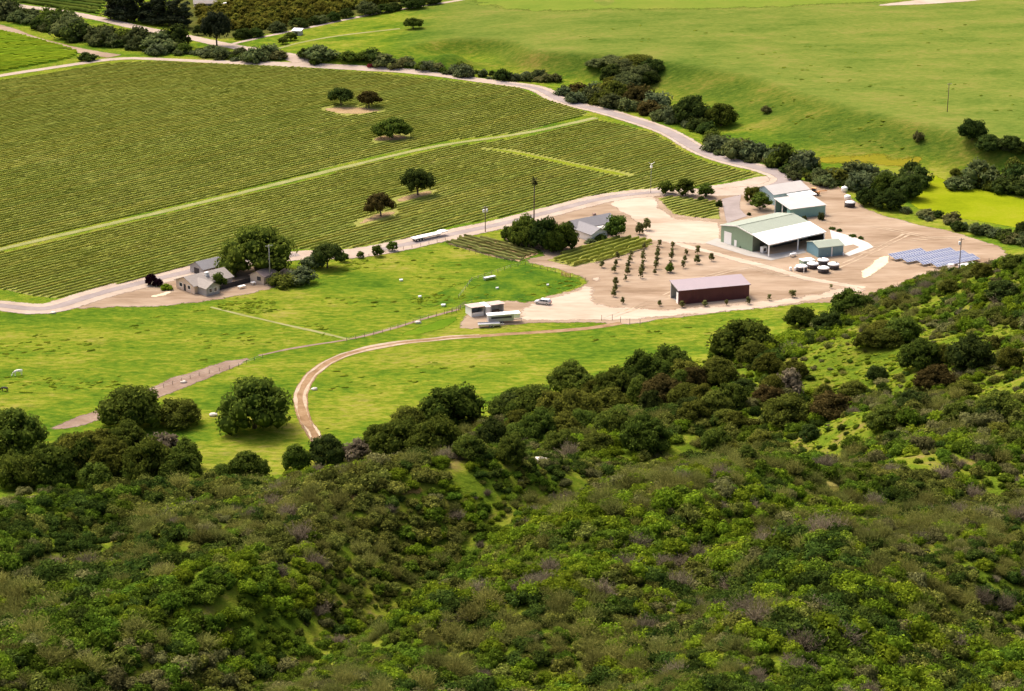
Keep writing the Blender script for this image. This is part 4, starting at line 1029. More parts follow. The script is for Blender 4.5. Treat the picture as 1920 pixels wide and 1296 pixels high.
# ------------------------------------------------------------------ solar array
def solar():
    a = R(31); u = np.array([math.cos(a), math.sin(a)]); n = np.array([-u[1], u[0]])
    base = G(1757, 507)[:2]
    pan = MB().box(0, 1.0, 0, 1.9, 0, 0.045).mesh('panel_frame', 'pv_frame')
    cell = MB().box(0.09, 0.91, 0.09, 1.81, 0.048, 0.052).mesh('cell_sheet', 'pv_cell')
    ranks = [(0.0, 0, 17), (4.6, -1.6, 19), (9.2, -4.0, 20), (13.6, -5.0, 13)]
    labs = ['tilted rank of blue solar panels closest to the white cabinet', 'tilted rank of blue solar panels second from the white cabinet', 'tilted rank of blue solar panels third from the white cabinet', 'short tilted rank of blue solar panels farthest from the white cabinet']
    tilt = R(13)
    for (dy, dx, cnt), lb in zip(ranks, labs):
        p = base + n * dy + u * dx
        o = empty('solar_rank', (p[0], p[1], float(T(p[0], p[1]))), a, lb, 'solar panels', 'solar array')
        for r_ in range(2):
            for k in range(cnt):
                y = r_ * 1.96; 
                b = link('solar_panel', pan, o, (k * 1.06, y * math.cos(tilt), 0.75 + y * math.sin(tilt))); b.rotation_euler = (tilt, 0, 0)
                c = link('cell_sheet', cell, b)
        for k in range(0, cnt, 4):
            MB().box(k * 1.06 + 0.2, k * 1.06 + 0.3, 0.5, 0.6, 0, 0.82).build('post', 'steel', o)
            MB().box(k * 1.06 + 0.2, k * 1.06 + 0.3, 3.1, 3.2, 0, 1.38).build('post', 'steel', o)
        MB().box(0, cnt * 1.06, 0.48, 0.62, 0.70, 0.78).build('rail', 'steel', o)
    p = G(1782, 508)
    o = empty('inverter_cabinet', (p[0], p[1], 0), a, 'white inverter cabinet at the front of the solar array', 'cabinet')
    MB().box(-1.0, 1.0, -0.5, 0.5, 0.1, 2.2).build('body', 'white_trim', o); MB().box(-1.05, 1.05, -0.55, 0.55, 0, 0.1).build('plinth', 'concrete', o)
    MB().box(-0.9, -0.05, -0.54, -0.503, 0.2, 2.0).build('door', 'white_trim', o); MB().box(0.05, 0.9, -0.54, -0.503, 0.2, 2.0).build('door', 'white_trim', o)
    p = G(1806, 508)
    o = empty('storage_container', (p[0], p[1], 0), a, 'low white container behind the brush beside the solar array', 'container')
    MB().box(-1.2, 4.6, -1.1, 1.1, 0.1, 1.9).build('body', 'white_paint', o); MB().box(-1.25, 4.65, -1.15, 1.15, 1.903, 2.0).build('roof', 'white_roof', o)
    MB().box(-1.25, -1.203, -0.9, 0.9, 0.2, 1.8).build('door', 'steel', o)
    p = G(1748, 511)
    o = empty('timber_stack', (p[0], p[1], 0), R(-8), 'low stack of dark timber lying in front of the solar array', 'timber')
    for k in range(4): MB().box(-1.3, 1.3, -0.5 + k * 0.26, -0.28 + k * 0.26, 0, 0.25).build('plank', 'wood_pole', o)
    p = G(1692, 541)
    o = empty('rubble_pile', (p[0], p[1], 0), 0, 'white rubble sack pile at the lower edge of the dirt yard', 'rubble')
    for k, (dx, dy, s_) in enumerate(((0, 0, 1.0), (1.2, 0.3, 0.8), (0.5, -0.3, 0.7))):
        v, f = ICO2; rr = np.random.default_rng(k)
        me = np_mesh('sack', v * (1 + 0.1 * rr.normal(size=len(v)))[:, None] * np.array([1, 0.8, 0.8]) * s_ + [dx, dy, 0.5 * s_], tris=f, mat='white_tank', smooth=True); link('sack', me, o)
solar()

# ------------------------------------------------------------------ vehicles and gear
def wheel(parent, x, y, r, w=0.24):
    t = MB().tube((x, y - w / 2, r), (x, y + w / 2, r), r, n=16).build('wheel', 'rubber', parent, True)
    s_ = -1 if y < 0 else 1
    MB().tube((x, y + s_ * (w / 2 + 0.002), r), (x, y + s_ * (w / 2 + 0.02), r), r * 0.6, n=10).build('rim', 'steel', t)
def suv():
    p = G(1018, 571)
    o = empty('suv', (p[0], p[1], 0.10), R(160), 'silver SUV parked on the pale dirt drive', 'car')
    hw = 0.93
    b = MB()                                            # lower body, slightly tucked at the top
    prof = [(-2.32, 0.42), (2.32, 0.38), (2.40, 0.62), (2.36, 0.86), (1.25, 1.04), (-2.30, 1.06), (-2.38, 0.75)]
    b.prism(prof, -hw, hw, 'y'); b.build('body', 'silver_paint', o)
    g = MB(); bot = [(1.25, 1.04), (0.55, 1.60), (-1.95, 1.62), (-2.30, 1.06)]
    vs = []
    for y, k in ((-hw + 0.03, 0), (hw - 0.03, 0)):
        for i, (x, z) in enumerate(bot):
            vs.append((x, y * (0.84 if i in (1, 2) else 1), z + 0.003))
    g.add(vs, [(3, 2, 1, 0), (4, 5, 6, 7), (0, 1, 5, 4), (1, 2, 6, 5), (2, 3, 7, 6), (3, 0, 4, 7)]); g.build('cabin', 'silver_paint', o)
    MB().box(-1.9, 0.52, -0.74, 0.74, 1.623, 1.70).build('roof', 'white_paint', o)
    for s_ in (-1, 1):
        for x0, x1 in ((-1.75, -1.0), (-0.9, -0.1), (0.0, 0.65)):
            y0 = s_ * (hw - 0.02); y1 = s_ * (hw - 0.11)
            xt1 = min(x1, 0.42)
            MB().add([(x0, y0, 1.12), (x1, y0, 1.12), (xt1, y1, 1.53), (x0 + 0.05, y1, 1.53), (x0, y0 - s_ * 0.03, 1.12), (x1, y0 - s_ * 0.03, 1.12), (xt1, y1 - s_ * 0.03, 1.53), (x0 + 0.05, y1 - s_ * 0.03, 1.53)],
                     [(0, 1, 2, 3), (7, 6, 5, 4), (0, 4, 5, 1), (1, 5, 6, 2), (2, 6, 7, 3), (3, 7, 4, 0)]).build('window', 'glass', o)
        MB().box(2.36, 2.43, s_ * 0.62 - 0.2, s_ * 0.62 + 0.2, 0.66, 0.82).build('headlight', 'headlight', o)
        MB().box(-2.42, -2.35, s_ * 0.72 - 0.14, s_ * 0.72 + 0.14, 0.75, 1.0).build('tail_light', 'lamp_red', o)
        for x in (-1.45, 1.45): wheel(o, x, s_ * 0.84, 0.37)
    MB().add([(1.24, -0.78, 1.08), (1.24, 0.78, 1.08), (0.62, 0.66, 1.57), (0.62, -0.66, 1.57), (1.27, -0.78, 1.09), (1.27, 0.78, 1.09), (0.65, 0.66, 1.58), (0.65, -0.66, 1.58)],
             [(3, 2, 1, 0), (4, 5, 6, 7), (0, 1, 5, 4), (1, 2, 6, 5), (2, 3, 7, 6), (3, 0, 4, 7)]).build('windscreen', 'glass', o)
    MB().box(2.40, 2.46, -0.85, 0.85, 0.40, 0.58).build('bumper', 'dark_paint', o); MB().box(-2.46, -2.38, -0.85, 0.85, 0.42, 0.66).build('bumper', 'dark_paint', o)
def flatbed_truck():
    p = G(803, 448)
    o = empty('flatbed_trailer', (p[0], p[1], 0.16), R(40), 'long white flatbed trailer parked at the vineyard edge', 'trailer')
    MB().box(-6.4, 4.6, -1.25, 1.25, 0.98, 1.28).build('deck', 'white_paint', o)
    MB().box(4.6, 7.2, -1.25, 1.25, 1.30, 1.62).build('gooseneck', 'white_paint', o)
    MB().box(-6.0, 4.8, -0.6, 0.6, 0.62, 0.977).build('chassis', 'dark_paint', o)
    for x in (-5.2, -4.0, -2.8):
        for s_ in (-1, 1): wheel(o, x, s_ * 1.0, 0.48, 0.4)
    for s_ in (-1, 1): MB().box(4.0, 4.2, s_ * 0.6 - 0.1, s_ * 0.6 + 0.1, 0, 0.98).build('landing_leg', 'steel', o)
def horse_trailer():
    p = G(943, 607)
    o = empty('horse_trailer', (p[0] + 0.3, p[1] + 1.2, 0.1), R(14), 'grey horse trailer with a long white roof by the stable', 'trailer')
    MB().box(-4.8, 2.6, -1.1, 1.1, 0.6, 2.5).build('body', 'steel', o)
    MB().box(-5.0, 4.6, -1.25, 1.25, 2.503, 2.7).build('roof', 'white_roof', o)
    MB().box(2.603, 4.5, -1.0, 1.0, 1.3, 2.5).build('nose', 'white_paint', o)
    MB().box(2.6, 5.4, -0.12, 0.12, 0.5, 0.7).build('drawbar', 'steel', o)
    for x in (-1.6, -0.7):
        for s_ in (-1, 1): wheel(o, x, s_ * 1.0, 0.36)
    MB().box(-4.0, 2.0, -1.14, -1.103, 1.5, 2.1).build('vent_panel', 'dark_interior', o)
    MB().tube((5.1, 0, 0), (5.1, 0, 0.9), 0.07).build('jack', 'steel', o)
    p = G(922, 613)
    o = empty('utility_trailer', (p[0], p[1], 0.1), R(8), 'low silver utility trailer in front of the horse trailer', 'trailer')
    MB().box(-3.9, 2.4, -1.0, 1.0, 0.62, 0.8).build('deck', 'steel', o)
    MB().box(2.4, 3.6, -0.1, 0.1, 0.6, 0.72).build('drawbar', 'steel', o)
    for y in (-1.0, 0.95): MB().box(-3.9, 2.4, y, y + 0.05, 0.803, 1.1).build('side_rail', 'silver_paint', o)
    for x in (-0.6, 0.3):
        for s_ in (-1, 1): wheel(o, x, s_ * 0.9, 0.34)
    for k in range(9): MB().box(-3.85 + k * 0.69, -3.2 + k * 0.69, -0.93, 0.93, 0.803, 0.84).build('plank', 'silver_paint', o)
def yard_tanks():
    p = G(1592, 390)
    o = empty('flat_tank', (p[0] + 0.5, p[1] + 1.5, 0.05), 0.3, 'wide dark tank with a pale lid at the edge of the brush', 'tank')
    MB().lathe([(1.75, 0), (1.75, 1.5)], 24).build('body', 'dark_tank', o, True)
    MB().lathe([(1.85, 1.5), (1.85, 1.66), (1.2, 1.95), (0.3, 2.15)], 24).build('dome', 'white_wall', o, True)
    MB().box(-2.3, -2.15, -0.6, -0.45, 0, 2.2).build('stand_pipe', 'dark_paint', o)
    MB().box(-2.15, -1.6, -0.57, -0.48, 1.4, 1.5).build('pipe', 'dark_paint', o)
    for (px, py, lb) in ((1590, 377, 'white plastic tank standing behind the wide dark tank'), (1584, 361, 'white plastic tank standing alone beside the creek brush')):
        p = G(px, py); o = empty('plastic_tank', (p[0], p[1] + 1, 0.05), 0, lb, 'tank')
        MB().lathe([(1.15, 0), (1.15, 1.5), (1.0, 1.7), (0.5, 1.9), (0.2, 1.95)], 20).build('body', 'white_tank', o, True)
        MB().lathe([(0.25, 1.9), (0.25, 2.08)], 10).build('lid', 'white_trim', o)
def loader():
    p = G(1526, 366)
    o = empty('loader', (p[0], p[1], 0.05), R(150), 'worn orange wheel loader parked behind the teal barn', 'loader')
    MB().box(-1.9, 1.0, -0.7, 0.7, 0.7, 1.5).build('body', 'orange_paint', o)
    MB().box(-0.6, 0.7, -0.65, 0.65, 1.503, 2.5).build('cab', 'glass', o); MB().box(-0.75, 0.85, -0.75, 0.75, 2.503, 2.62).build('roof', 'orange_paint', o)
    MB().prism([(2.0, 0.1), (2.9, 0.1), (2.9, 0.2), (2.25, 0.3), (2.1, 1.0), (2.0, 1.0)], -1.1, 1.1, 'y').build('bucket', 'orange_paint', o)
    for s_ in (-1, 1):
        MB().tube((0.9, s_ * 0.5, 1.3), (2.1, s_ * 0.5, 0.55), 0.1).build('arm', 'orange_paint', o)
        for x in (-1.2, 1.0): wheel(o, x, s_ * 0.85, 0.62, 0.4)
    p = G(1543, 362)
    o = empty('implement', (p[0], p[1], 0.05), R(20), 'rusty orange farm implement beside the wheel loader', 'implement')
    MB().box(-1.6, 1.6, -0.1, 0.1, 0.7, 0.9).build('beam', 'orange_paint', o)
    for k in range(6): MB().prism([(-0.05, 0.7), (0.5, 0.35), (0.7, 0.0), (0.55, 0.3), (0.1, 0.9)], -1.5 + k * 0.6, -1.42 + k * 0.6, 'x').build('tine', 'orange_paint', o)
suv(); flatbed_truck(); horse_trailer(); yard_tanks(); loader()

def trough(px, py, label, mat='white_tank', s_=1.0, rz=0.3):
    s_ *= 0.6
    p = P(px, py); o = empty('trough', p, rz, label, 'trough')
    m = MB(); m.lathe([(1.0 * s_, 0), (1.12 * s_, 0.55), (1.0 * s_, 0.57), (0.9 * s_, 0.2)], 16); m.build('basin', mat, o, True)
    MB().lathe([(0.92 * s_, 0.4), (0.92 * s_, 0.42)], 16).build('water', 'white_trim', o)
    MB().box(1.0 * s_, 1.3 * s_, -0.1, 0.1, 0, 0.7).build('tap_post', 'steel', o)
trough(752, 527, 'white round trough alone in the upper pasture', s_=0.8)
trough(787, 558, 'white round trough in the pasture below the alone one', s_=0.75)
trough(831, 574, 'white round trough beside the fence of the stable', s_=1.0)
trough(932, 542, 'white round trough inside the dark green paddock', s_=0.6)
trough(1027, 536, 'small white trough in the paddock corner by the drive', s_=0.55)
def feeder():
    p = P(918, 524); o = empty('hay_feeder', p, R(35), 'long pale hay feeder at the paddock fence', 'feeder')
    MB().prism([(-0.5, 0.4), (0.5, 0.4), (0.7, 0.9), (-0.7, 0.9)], -2.0, 2.0, 'x').build('bin', 'steel', o)
    for x in (-1.9, 1.9):
        for y in (-0.4, 0.4): MB().box(x - 0.06, x + 0.06, y - 0.06, y + 0.06, 0, 0.4).build('leg', 'steel', o)
feeder()
def rock(px, py, s_, label):
    p = P(px, py); v, f = ICO2; rr = np.random.default_rng(int(px))
    me = np_mesh('rock', v * (1 + 0.12 * rr.normal(size=len(v)))[:, None] * np.array([1.2, 0.8, 0.6]) * s_ + [0, 0, 0.3 * s_], tris=f, mat='rock')
    o = link('rock', me, None, tuple(p)); tag(o, label, 'rock')
rock(590, 731, 0.75, 'single pale rock beside the curving dirt track')
rock(784, 606, 0.8, 'pale rock beside the worn path below the stable')
rock(400, 780, 0.9, 'pale rock between two oaks under the pasture')
rock(344, 718, 0.7, 'rock at the lower edge of the mauve bare strip')
rock(1012, 868, 1.1, 'grey boulder in the brush below the oak grove')
rock(100, 588, 0.7, 'pale boulder at the bend of the grey lane')
for k, (px, py, lb, L_) in enumerate(((400, 543, 'white slatted table beside the dark fence and farmhouse', 2.6), (453, 541, 'white table standing in front of the dark fence', 2.4), (475, 534, 'white table beside the small tan outbuilding', 1.4))):
    p = G(px, py); o = empty('garden_table', (p[0], p[1], 0.06), R(42), lb, 'table')
    for j in range(4): MB().box(-L_ / 2, L_ / 2, -0.6 + j * 0.3, -0.33 + j * 0.3, 0.72, 0.8).build('slat', 'white_paint', o)
    for x in (-L_ / 2 + 0.2, L_ / 2 - 0.2):
        for y in (-0.45, 0.45): MB().box(x - 0.06, x + 0.06, y - 0.06, y + 0.06, 0, 0.72).build('leg', 'white_paint', o)

# ------------------------------------------------------------------ fences, poles
def fence(px, label, spacing=3.0, h=1.3, mat='wood_pole', rails=0, name='fence', wire=True, r=0.07):
    pts = np.array([P(a, b)[:2] for a, b in px])
    d = np.concatenate([[0], np.cumsum(np.linalg.norm(np.diff(pts, axis=0), axis=1))])
    n = int(d[-1] / spacing) + 1; t = np.linspace(0, d[-1], n)
    x = np.interp(t, d, pts[:, 0]); y = np.interp(t, d, pts[:, 1]); z = T(x, y)
    o = empty(name, (x[0], y[0], z[0]), 0, label, 'fence')
    pm = MB().tube((0, 0, -0.3), (0, 0, h), r, r * 0.9, 6).mesh('post', mat)
    for i in range(n): link('post', pm, o, (x[i] - x[0], y[i] - y[0], z[i] - z[0]))
    hs = [h * 0.45, h * 0.85] if not rails else [h * (k + 1) / (rails + 0.4) for k in range(rails)]
    for hz in hs:
        m = MB()
        for i in range(n - 1):
            m.tube((x[i] - x[0], y[i] - y[0], z[i] - z[0] + hz), (x[i + 1] - x[0], y[i + 1] - y[0], z[i + 1] - z[0] + hz), 0.012 if not rails else 0.05, n=4)
        m.build('wire' if not rails else 'rail', 'steel' if not rails else mat, o)
    return o
fence([(860, 560), (885, 527), (960, 503), (985, 497)], 'wire fence of thin posts along the dark green paddock')
fence([(985, 497), (1040, 512), (1098, 528)], 'wire fence between paddock and dirt lane')
fence([(650, 641), (720, 624), (800, 598), (860, 582), (885, 571)], 'wire fence beside the worn path to the stable')
fence([(1128, 602), (1150, 601), (1170, 607), (1200, 611)], 'tall wire fence at the bend where track meets drive', 3, 1.8)
fence([(838, 590), (856, 586), (872, 574)], 'dark board fence of the stable pen', 1.5, 1.6, rails=3)
fence([(845, 462), (910, 482), (975, 495)], 'wire fence between pasture and sparse vine block', 3.0, 1.2)
fence([(290, 733), (370, 706), (440, 690), (492, 671)], 'low wire fence along the mauve bare strip', 3.0, 1.1)
fence([(660, 490), (720, 476), (790, 462), (835, 452)], 'wire fence between farm road and pasture', 3.2, 1.2)
def wall_fence():
    a = G(391, 550); b = G(480, 527); L_ = float(np.linalg.norm(b - a)); rz = math.atan2(b[1] - a[1], b[0] - a[0])
    o = empty('board_fence', (a[0], a[1], 0), rz, 'solid dark board fence from the farmhouse to the outbuilding', 'fence')
    pm = MB().box(0, 0.22, -0.03, 0.03, 0.05, 1.55).mesh('board', 'dark_fence')
    for k in range(int(L_ / 0.235)): link('board', pm, o, (k * 0.235, 0.0, 0.01 * (k % 3)))
    qm = MB().box(-0.08, 0.08, 0.035, 0.19, 0, 1.65).mesh('post', 'dark_fence')
    for k in range(int(L_ / 2.35) + 1): link('post', qm, o, (k * 2.35, 0, 0))
wall_fence()
def gate():
    p = G(1060, 518); o = empty('gate', (p[0] - 1.2, p[1], 0.05), R(-38), 'red tube gate in the paddock fence', 'gate')
    for z in (0.25, 0.55, 0.85, 1.15, 1.45): MB().tube((0, 0, z), (3.4, 0, z), 0.05).build('rail', 'red_paint', o)
    for x in (0, 1.7, 3.4): MB().tube((x, 0, 0.05), (x, 0, 1.5), 0.06).build('upright', 'red_paint', o)
gate()
def utility_pole(px, py, h, label, arms=1, trans=0, mat='wood_pole', rz=0.5, r=0.16):
    p = P(px, py); o = empty('utility_pole', p, rz, label, 'utility pole')
    MB().tube((0, 0, -0.5), (0, 0, h), r, r * 0.75, 10).build('pole', mat, o, True)
    for k in range(arms):
        z = h - 0.4 - k * 0.9
        c = MB().box(-1.1, 1.1, -0.07 - r, 0.05 - r, z - 0.07, z + 0.07).build('cross_arm', mat, o)
        for x in (-0.95, -0.35, 0.35, 0.95): MB().lathe([(0.05, z + 0.07), (0.07, z + 0.16), (0.03, z + 0.25)], 8, (x, -0.02 - r)).build('insulator', 'white_trim', c)
    for k in range(trans):
        x = -0.62 + 1.24 * k
        MB().lathe([(0.30, h - 2.1), (0.34, h - 2.0), (0.34, h - 1.1), (0.26, h - 1.0)], 12, (x, 0)).build('transformer', 'white_wall', o, True)
utility_pole(910, 435, 8.8, 'wooden utility pole with two transformers beside the farm road', 1, 2)
utility_pole(507, 533, 12.5, 'tall grey utility pole in front of the big oak', 1, 0, 'grey_pole')
utility_pole(1798, 512, 11.0, 'tall utility pole standing in front of the solar array', 1, 1)
utility_pole(1776, 210, 11.5, 'slender far utility pole on the green terrace', 1, 0)
def wind_machine():
    p = P(1220, 362); o = empty('weather_mast', p, 0.4, 'slim mast with white head and blades at the vineyard edge', 'mast')
    MB().tube((0, 0, -0.3), (0, 0, 10.5), 0.10, 0.07, 8).build('pole', 'grey_pole', o, True)
    MB().box(-0.35, 0.35, -0.3, 0.3, 9.2, 9.9).build('box', 'white_paint', o)
    for k in range(3):
        a = k * 2.094 + 0.5
        MB().tube((0, -0.2, 10.5), (math.cos(a) * 1.5, -0.2, 10.5 + math.sin(a) * 1.5), 0.09, 0.05, 6).build('blade', 'white_paint', o)
    MB().lathe([(0.2, 10.35), (0.25, 10.5), (0.15, 10.7)], 10).build('hub', 'white_paint', o, True)
wind_machine()
def palm():
    p = P(1001, 418); h = 14.5; o = empty('palm_tree', p, 0, 'tall thin palm rising behind the dark oaks by the house', 'palm')
    MB().tube((0, 0, -0.3), (0.15, 0, h), 0.24, 0.15, 10).build('trunk', 'bark', o, True)
    r = np.random.default_rng(3)
    for k in range(34):
        a = r.random() * 6.283; el = r.uniform(-1.1, 1.1); L_ = r.uniform(1.6, 2.3)
        pts = [Vector((0.15, 0, h))]; d = Vector((math.cos(a) * math.cos(el), math.sin(a) * math.cos(el), math.sin(el)))
        for j in range(4):
            pts.append(pts[-1] + d * L_ / 4); d = (d + Vector((0, 0, -0.22))).normalized()
        sd = d.cross(Vector((0, 0, 1))).normalized(); V = []; Q = []
        for j, q in enumerate(pts):
            w = (0.05, 0.30, 0.36, 0.26, 0.03)[j]
            V += [q - sd * w - Vector((0, 0, w * .5)), q, q + sd * w - Vector((0, 0, w * .5))]
        for j in range(4): b = j * 3; Q += [(b, b + 1, b + 4, b + 3), (b + 1, b + 2, b + 5, b + 4)]
        me = np_mesh('frond', [tuple(v) for v in V], quads=Q, mat='palm_leaf', attr={'v': r.random(len(V))}); link('frond', me, o)
palm()

# ------------------------------------------------------------------ horses
def horse(px, py, rz, coat, neck, label, s_=1.0):
    p = P(px, py)
    o = empty('horse', p, rz, label, 'horse'); o.scale = (s_, s_, s_)
    vs = []; es = []; rad = []
    def chain(pts, start=None):
        prev = start
        for (c, r_) in pts:
            vs.append(c); rad.append(r_); i = len(vs) - 1
            if prev is not None: es.append((prev, i))
            prev = i
        return prev
    chain([((-0.75, 0, 1.25), 0.30)])
    a = chain([((-0.2, 0, 1.18), 0.31), ((0.35, 0, 1.18), 0.30), ((0.72, 0, 1.25), 0.24)], 0)
    chain([((1.05, 0, 1.05), 0.15), ((1.35, 0, 0.62), 0.12), ((1.45, 0, 0.40), 0.12), ((1.62, 0, 0.16), 0.07)], a)
    for sy in (-1, 1):
        chain([((-0.80, sy * 0.16, 0.95), 0.17), ((-0.68, sy * 0.17, 0.72), 0.11), ((-0.88, sy * 0.17, 0.42), 0.07), ((-0.82, sy * 0.17, 0.08), 0.055), ((-0.76, sy * 0.17, 0.02), 0.06)], 0)
        chain([((0.66, sy * 0.15, 0.92), 0.13), ((0.66, sy * 0.16, 0.55), 0.075), ((0.68, sy * 0.16, 0.10), 0.05), ((0.73, sy * 0.16, 0.02), 0.06)], a)
    chain([((-1.02, 0, 1.28), 0.07), ((-1.12, 0, 0.85), 0.06), ((-1.12, 0, 0.55), 0.03)], 0)
    me = bpy.data.meshes.new('body'); me.from_pydata(vs, es, []); me.materials.append(MATS[coat])
    b = link('body', me, o)
    b.modifiers.new('skin', 'SKIN'); sv = me.skin_vertices[0].data
    for k, r_ in enumerate(rad): sv[k].radius = (r_, r_); sv[k].use_root = (k == 0)
    b.modifiers.new('sub', 'SUBSURF').levels = 1; b.modifiers['sub'].render_levels = 1
    MB().prism([(0.75, 1.44), (1.02, 1.25), (1.38, 0.80), (1.46, 0.55), (1.36, 0.62), (1.0, 1.12)], -0.03, 0.03, 'y').build('mane', neck, o)
horse(34, 704, R(215), 'white_hide', 'brown_hide', 'white horse grazing in the pasture', 1.15)
horse(9, 734, R(170), 'black_hide', 'black_hide', 'black horse grazing below the white one', 0.9)

# ------------------------------------------------------------------ trees on the farm
g_v = 'oaks standing in the vineyard'
tree_px('open_oak', 'oak_dark', 640, 199, 54, 34, 'oak_tree', 'dark green oak in the vineyard beside the brown one', g_v, var=0)
tree_px('open_oak', 'oak_brown', 692, 202, 50, 30, 'oak_tree', 'brown tinged oak in the vineyard beside the dark one', g_v, var=1)
tree_px('flat_oak', 'oak', 735, 259, 72, 38, 'oak_tree', 'wide low oak standing above the pale grass track', g_v, var=0)
tree_px('open_oak', 'oak_dark', 783, 366, 70, 51, 'oak_tree', 'tall dark oak in the lower vineyard with clear trunk', g_v, var=2)
tree_px('open_oak', 'oak_brown', 714, 406, 58, 45, 'oak_tree', 'small brownish oak with pale trunk in the lower vineyard', g_v, var=0)
tree_px('flat_oak', 'oak', 775, 54, 42, 22, 'oak_tree', 'lone oak on the far pasture at the end of a grass path', var=1)
tree_px('dome_oak', 'oak', 482, 509, 146, 98, 'oak_tree', 'huge round oak shading the farmhouse yard', var=0)
tree_px('dome_oak', 'oak', 434, 511, 44, 40, 'oak_tree', 'smaller oak beside the farmhouse roof', var=1)
tree_px('round_tree', 'oak', 410, 541, 34, 32, 'small_tree', 'small green tree against the farmhouse wall')
tree_px('dome_oak', 'plum', 283, 535, 24, 26, 'plum_tree', 'dark purple leaved tree at the farmhouse yard', 'purple trees by the farmhouse')
tree_px('dome_oak', 'plum', 297, 537, 18, 17, 'plum_tree', 'smaller dark purple tree beside the farmhouse lawn', 'purple trees by the farmhouse')
tree_px('bush', 'bright_shrub', 312, 543, 24, 12, 'shrub', 'bright green low bush beside the purple trees', cat='shrub')
tree_px('open_oak', 'oak_dark', 614, 503, 64, 46, 'oak_tree', 'dark spreading oak beside the farm road', var=1)
tree_px('bush', 'willow', 590, 503, 44, 34, 'shrub', 'grey green shrub under the spreading roadside oak', cat='shrub')
tree_px('bush', 'willow', 567, 530, 62, 34, 'shrub', 'wide grey green shrub beside the outbuilding', cat='shrub')
tree_px('bush', 'oak_olive', 530, 535, 60, 28, 'shrub', 'olive shrub at the foot of the grey pole', cat='shrub')
tree_px('round_tree', 'oak', 644, 491, 22, 18, 'roadside_tree', 'round clipped tree beside the farm road and spreading oak', 'round trees along the farm road')
for px, py, w, h in ((676, 484, 17, 14), (707, 481, 24, 23), (736, 471, 22, 20)):
    tree_px('round_tree', 'round_green', px, py, w, h, 'roadside_tree', 'small round clipped tree in line along the farm road', 'round trees along the farm road')
# dark oaks by the grey roofed house
for px, py, w, h, m_, lb in ((955, 452, 34, 30, 'oak', 'small dark oak at the outer end of the house grove'), (985, 462, 66, 60, 'oak', 'dark oak under the palm in the house grove'),
        (1020, 466, 70, 64, 'oak_dark', 'tallest dark oak of the house grove'), (1055, 470, 60, 58, 'oak', 'broad dark oak against the grey roofed house'), (1038, 474, 44, 44, 'oak', 'round oak in front of the house grove'), (968, 456, 40, 34, 'oak', 'low oak between the house grove and sparse vines')):
    tree_px('dome_oak', m_, px, py, w, h, 'oak_tree', lb, 'dark oaks beside the grey roofed house')
tree_px('round_tree', 'round_green', 1155, 446, 46, 46, 'willow_tree', 'round light green tree at the end of the grey roofed house', var=0)
tree_px('bush', 'round_green', 1128, 452, 28, 16, 'shrub', 'green shrub in front of the grey roofed house', cat='shrub')
tree_px('bush', 'willow', 1108, 456, 26, 10, 'shrub', 'grey green shrub under the wall of the grey roofed house', cat='shrub')
tree_px('round_tree', 'sapling_leaf', 1199, 440, 17, 25, 'young_tree', 'small olive tree on the pale parking yard', 'two young trees on the parking yard')
tree_px('round_tree', 'sapling_leaf', 1212, 432, 17, 24, 'young_tree', 'young olive tree leaning over the pale parking yard', 'two young trees on the parking yard')
for px, py, w, h, lb in ((1248, 364, 36, 27, 'rounded dark tree beside the mast at the vineyard edge'), (1285, 367, 44, 33, 'tallest rounded dark tree of three at the vineyard edge'), (1323, 370, 36, 27, 'rounded dark tree at the driveway end of three')):
    tree_px('round_tree', 'oak', px, py, w, h, 'round_tree', lb, 'three dark trees at the vineyard edge')
tree_px('bush', 'oak_dark', 1349, 387, 15, 14, 'shrub', 'small dark shrub at the corner of the driveway', cat='shrub')
tree_px('bush', 'oak_dark', 1315, 376, 14, 10, 'shrub', 'dark low shrub above the small vine block', cat='shrub')
tree_px('round_tree', 'oak_olive', 1411, 380, 40, 32, 'small_tree', 'green tree at the blue barn end', 'pair of trees by the blue barn', var=0)
tree_px('round_tree', 'round_green', 1425, 393, 44, 33, 'small_tree', 'brighter green tree in front of the blue barn', 'pair of trees by the blue barn', var=1)
tree_px('bush', 'creek_green', 1508, 414, 13, 12, 'shrub', 'small green shrub against the teal barn wall', cat='shrub')
tree_px('bush', 'creek_green', 1539, 412, 15, 18, 'shrub', 'taller green shrub at the teal barn corner', cat='shrub')
tree_px('bush', 'oak_dark', 1404, 404, 9, 7, 'shrub', 'tiny dark shrub behind the green barn roof', cat='shrub')
tree_px('bush', 'oak_dark', 1389, 465, 7, 7, 'shrub', 'tiny dark shrub against the green barn wall', cat='shrub')
for px, py, w in ((1560, 430, 14), (1574, 434, 12), (1600, 444, 16), (1614, 448, 12)):
    tree_px('bush', 'dark_shrub', px, py, w, 6, 'shrub', 'low dark shrub lined along the white concrete slab', 'low shrubs along the white slab', cat='shrub')
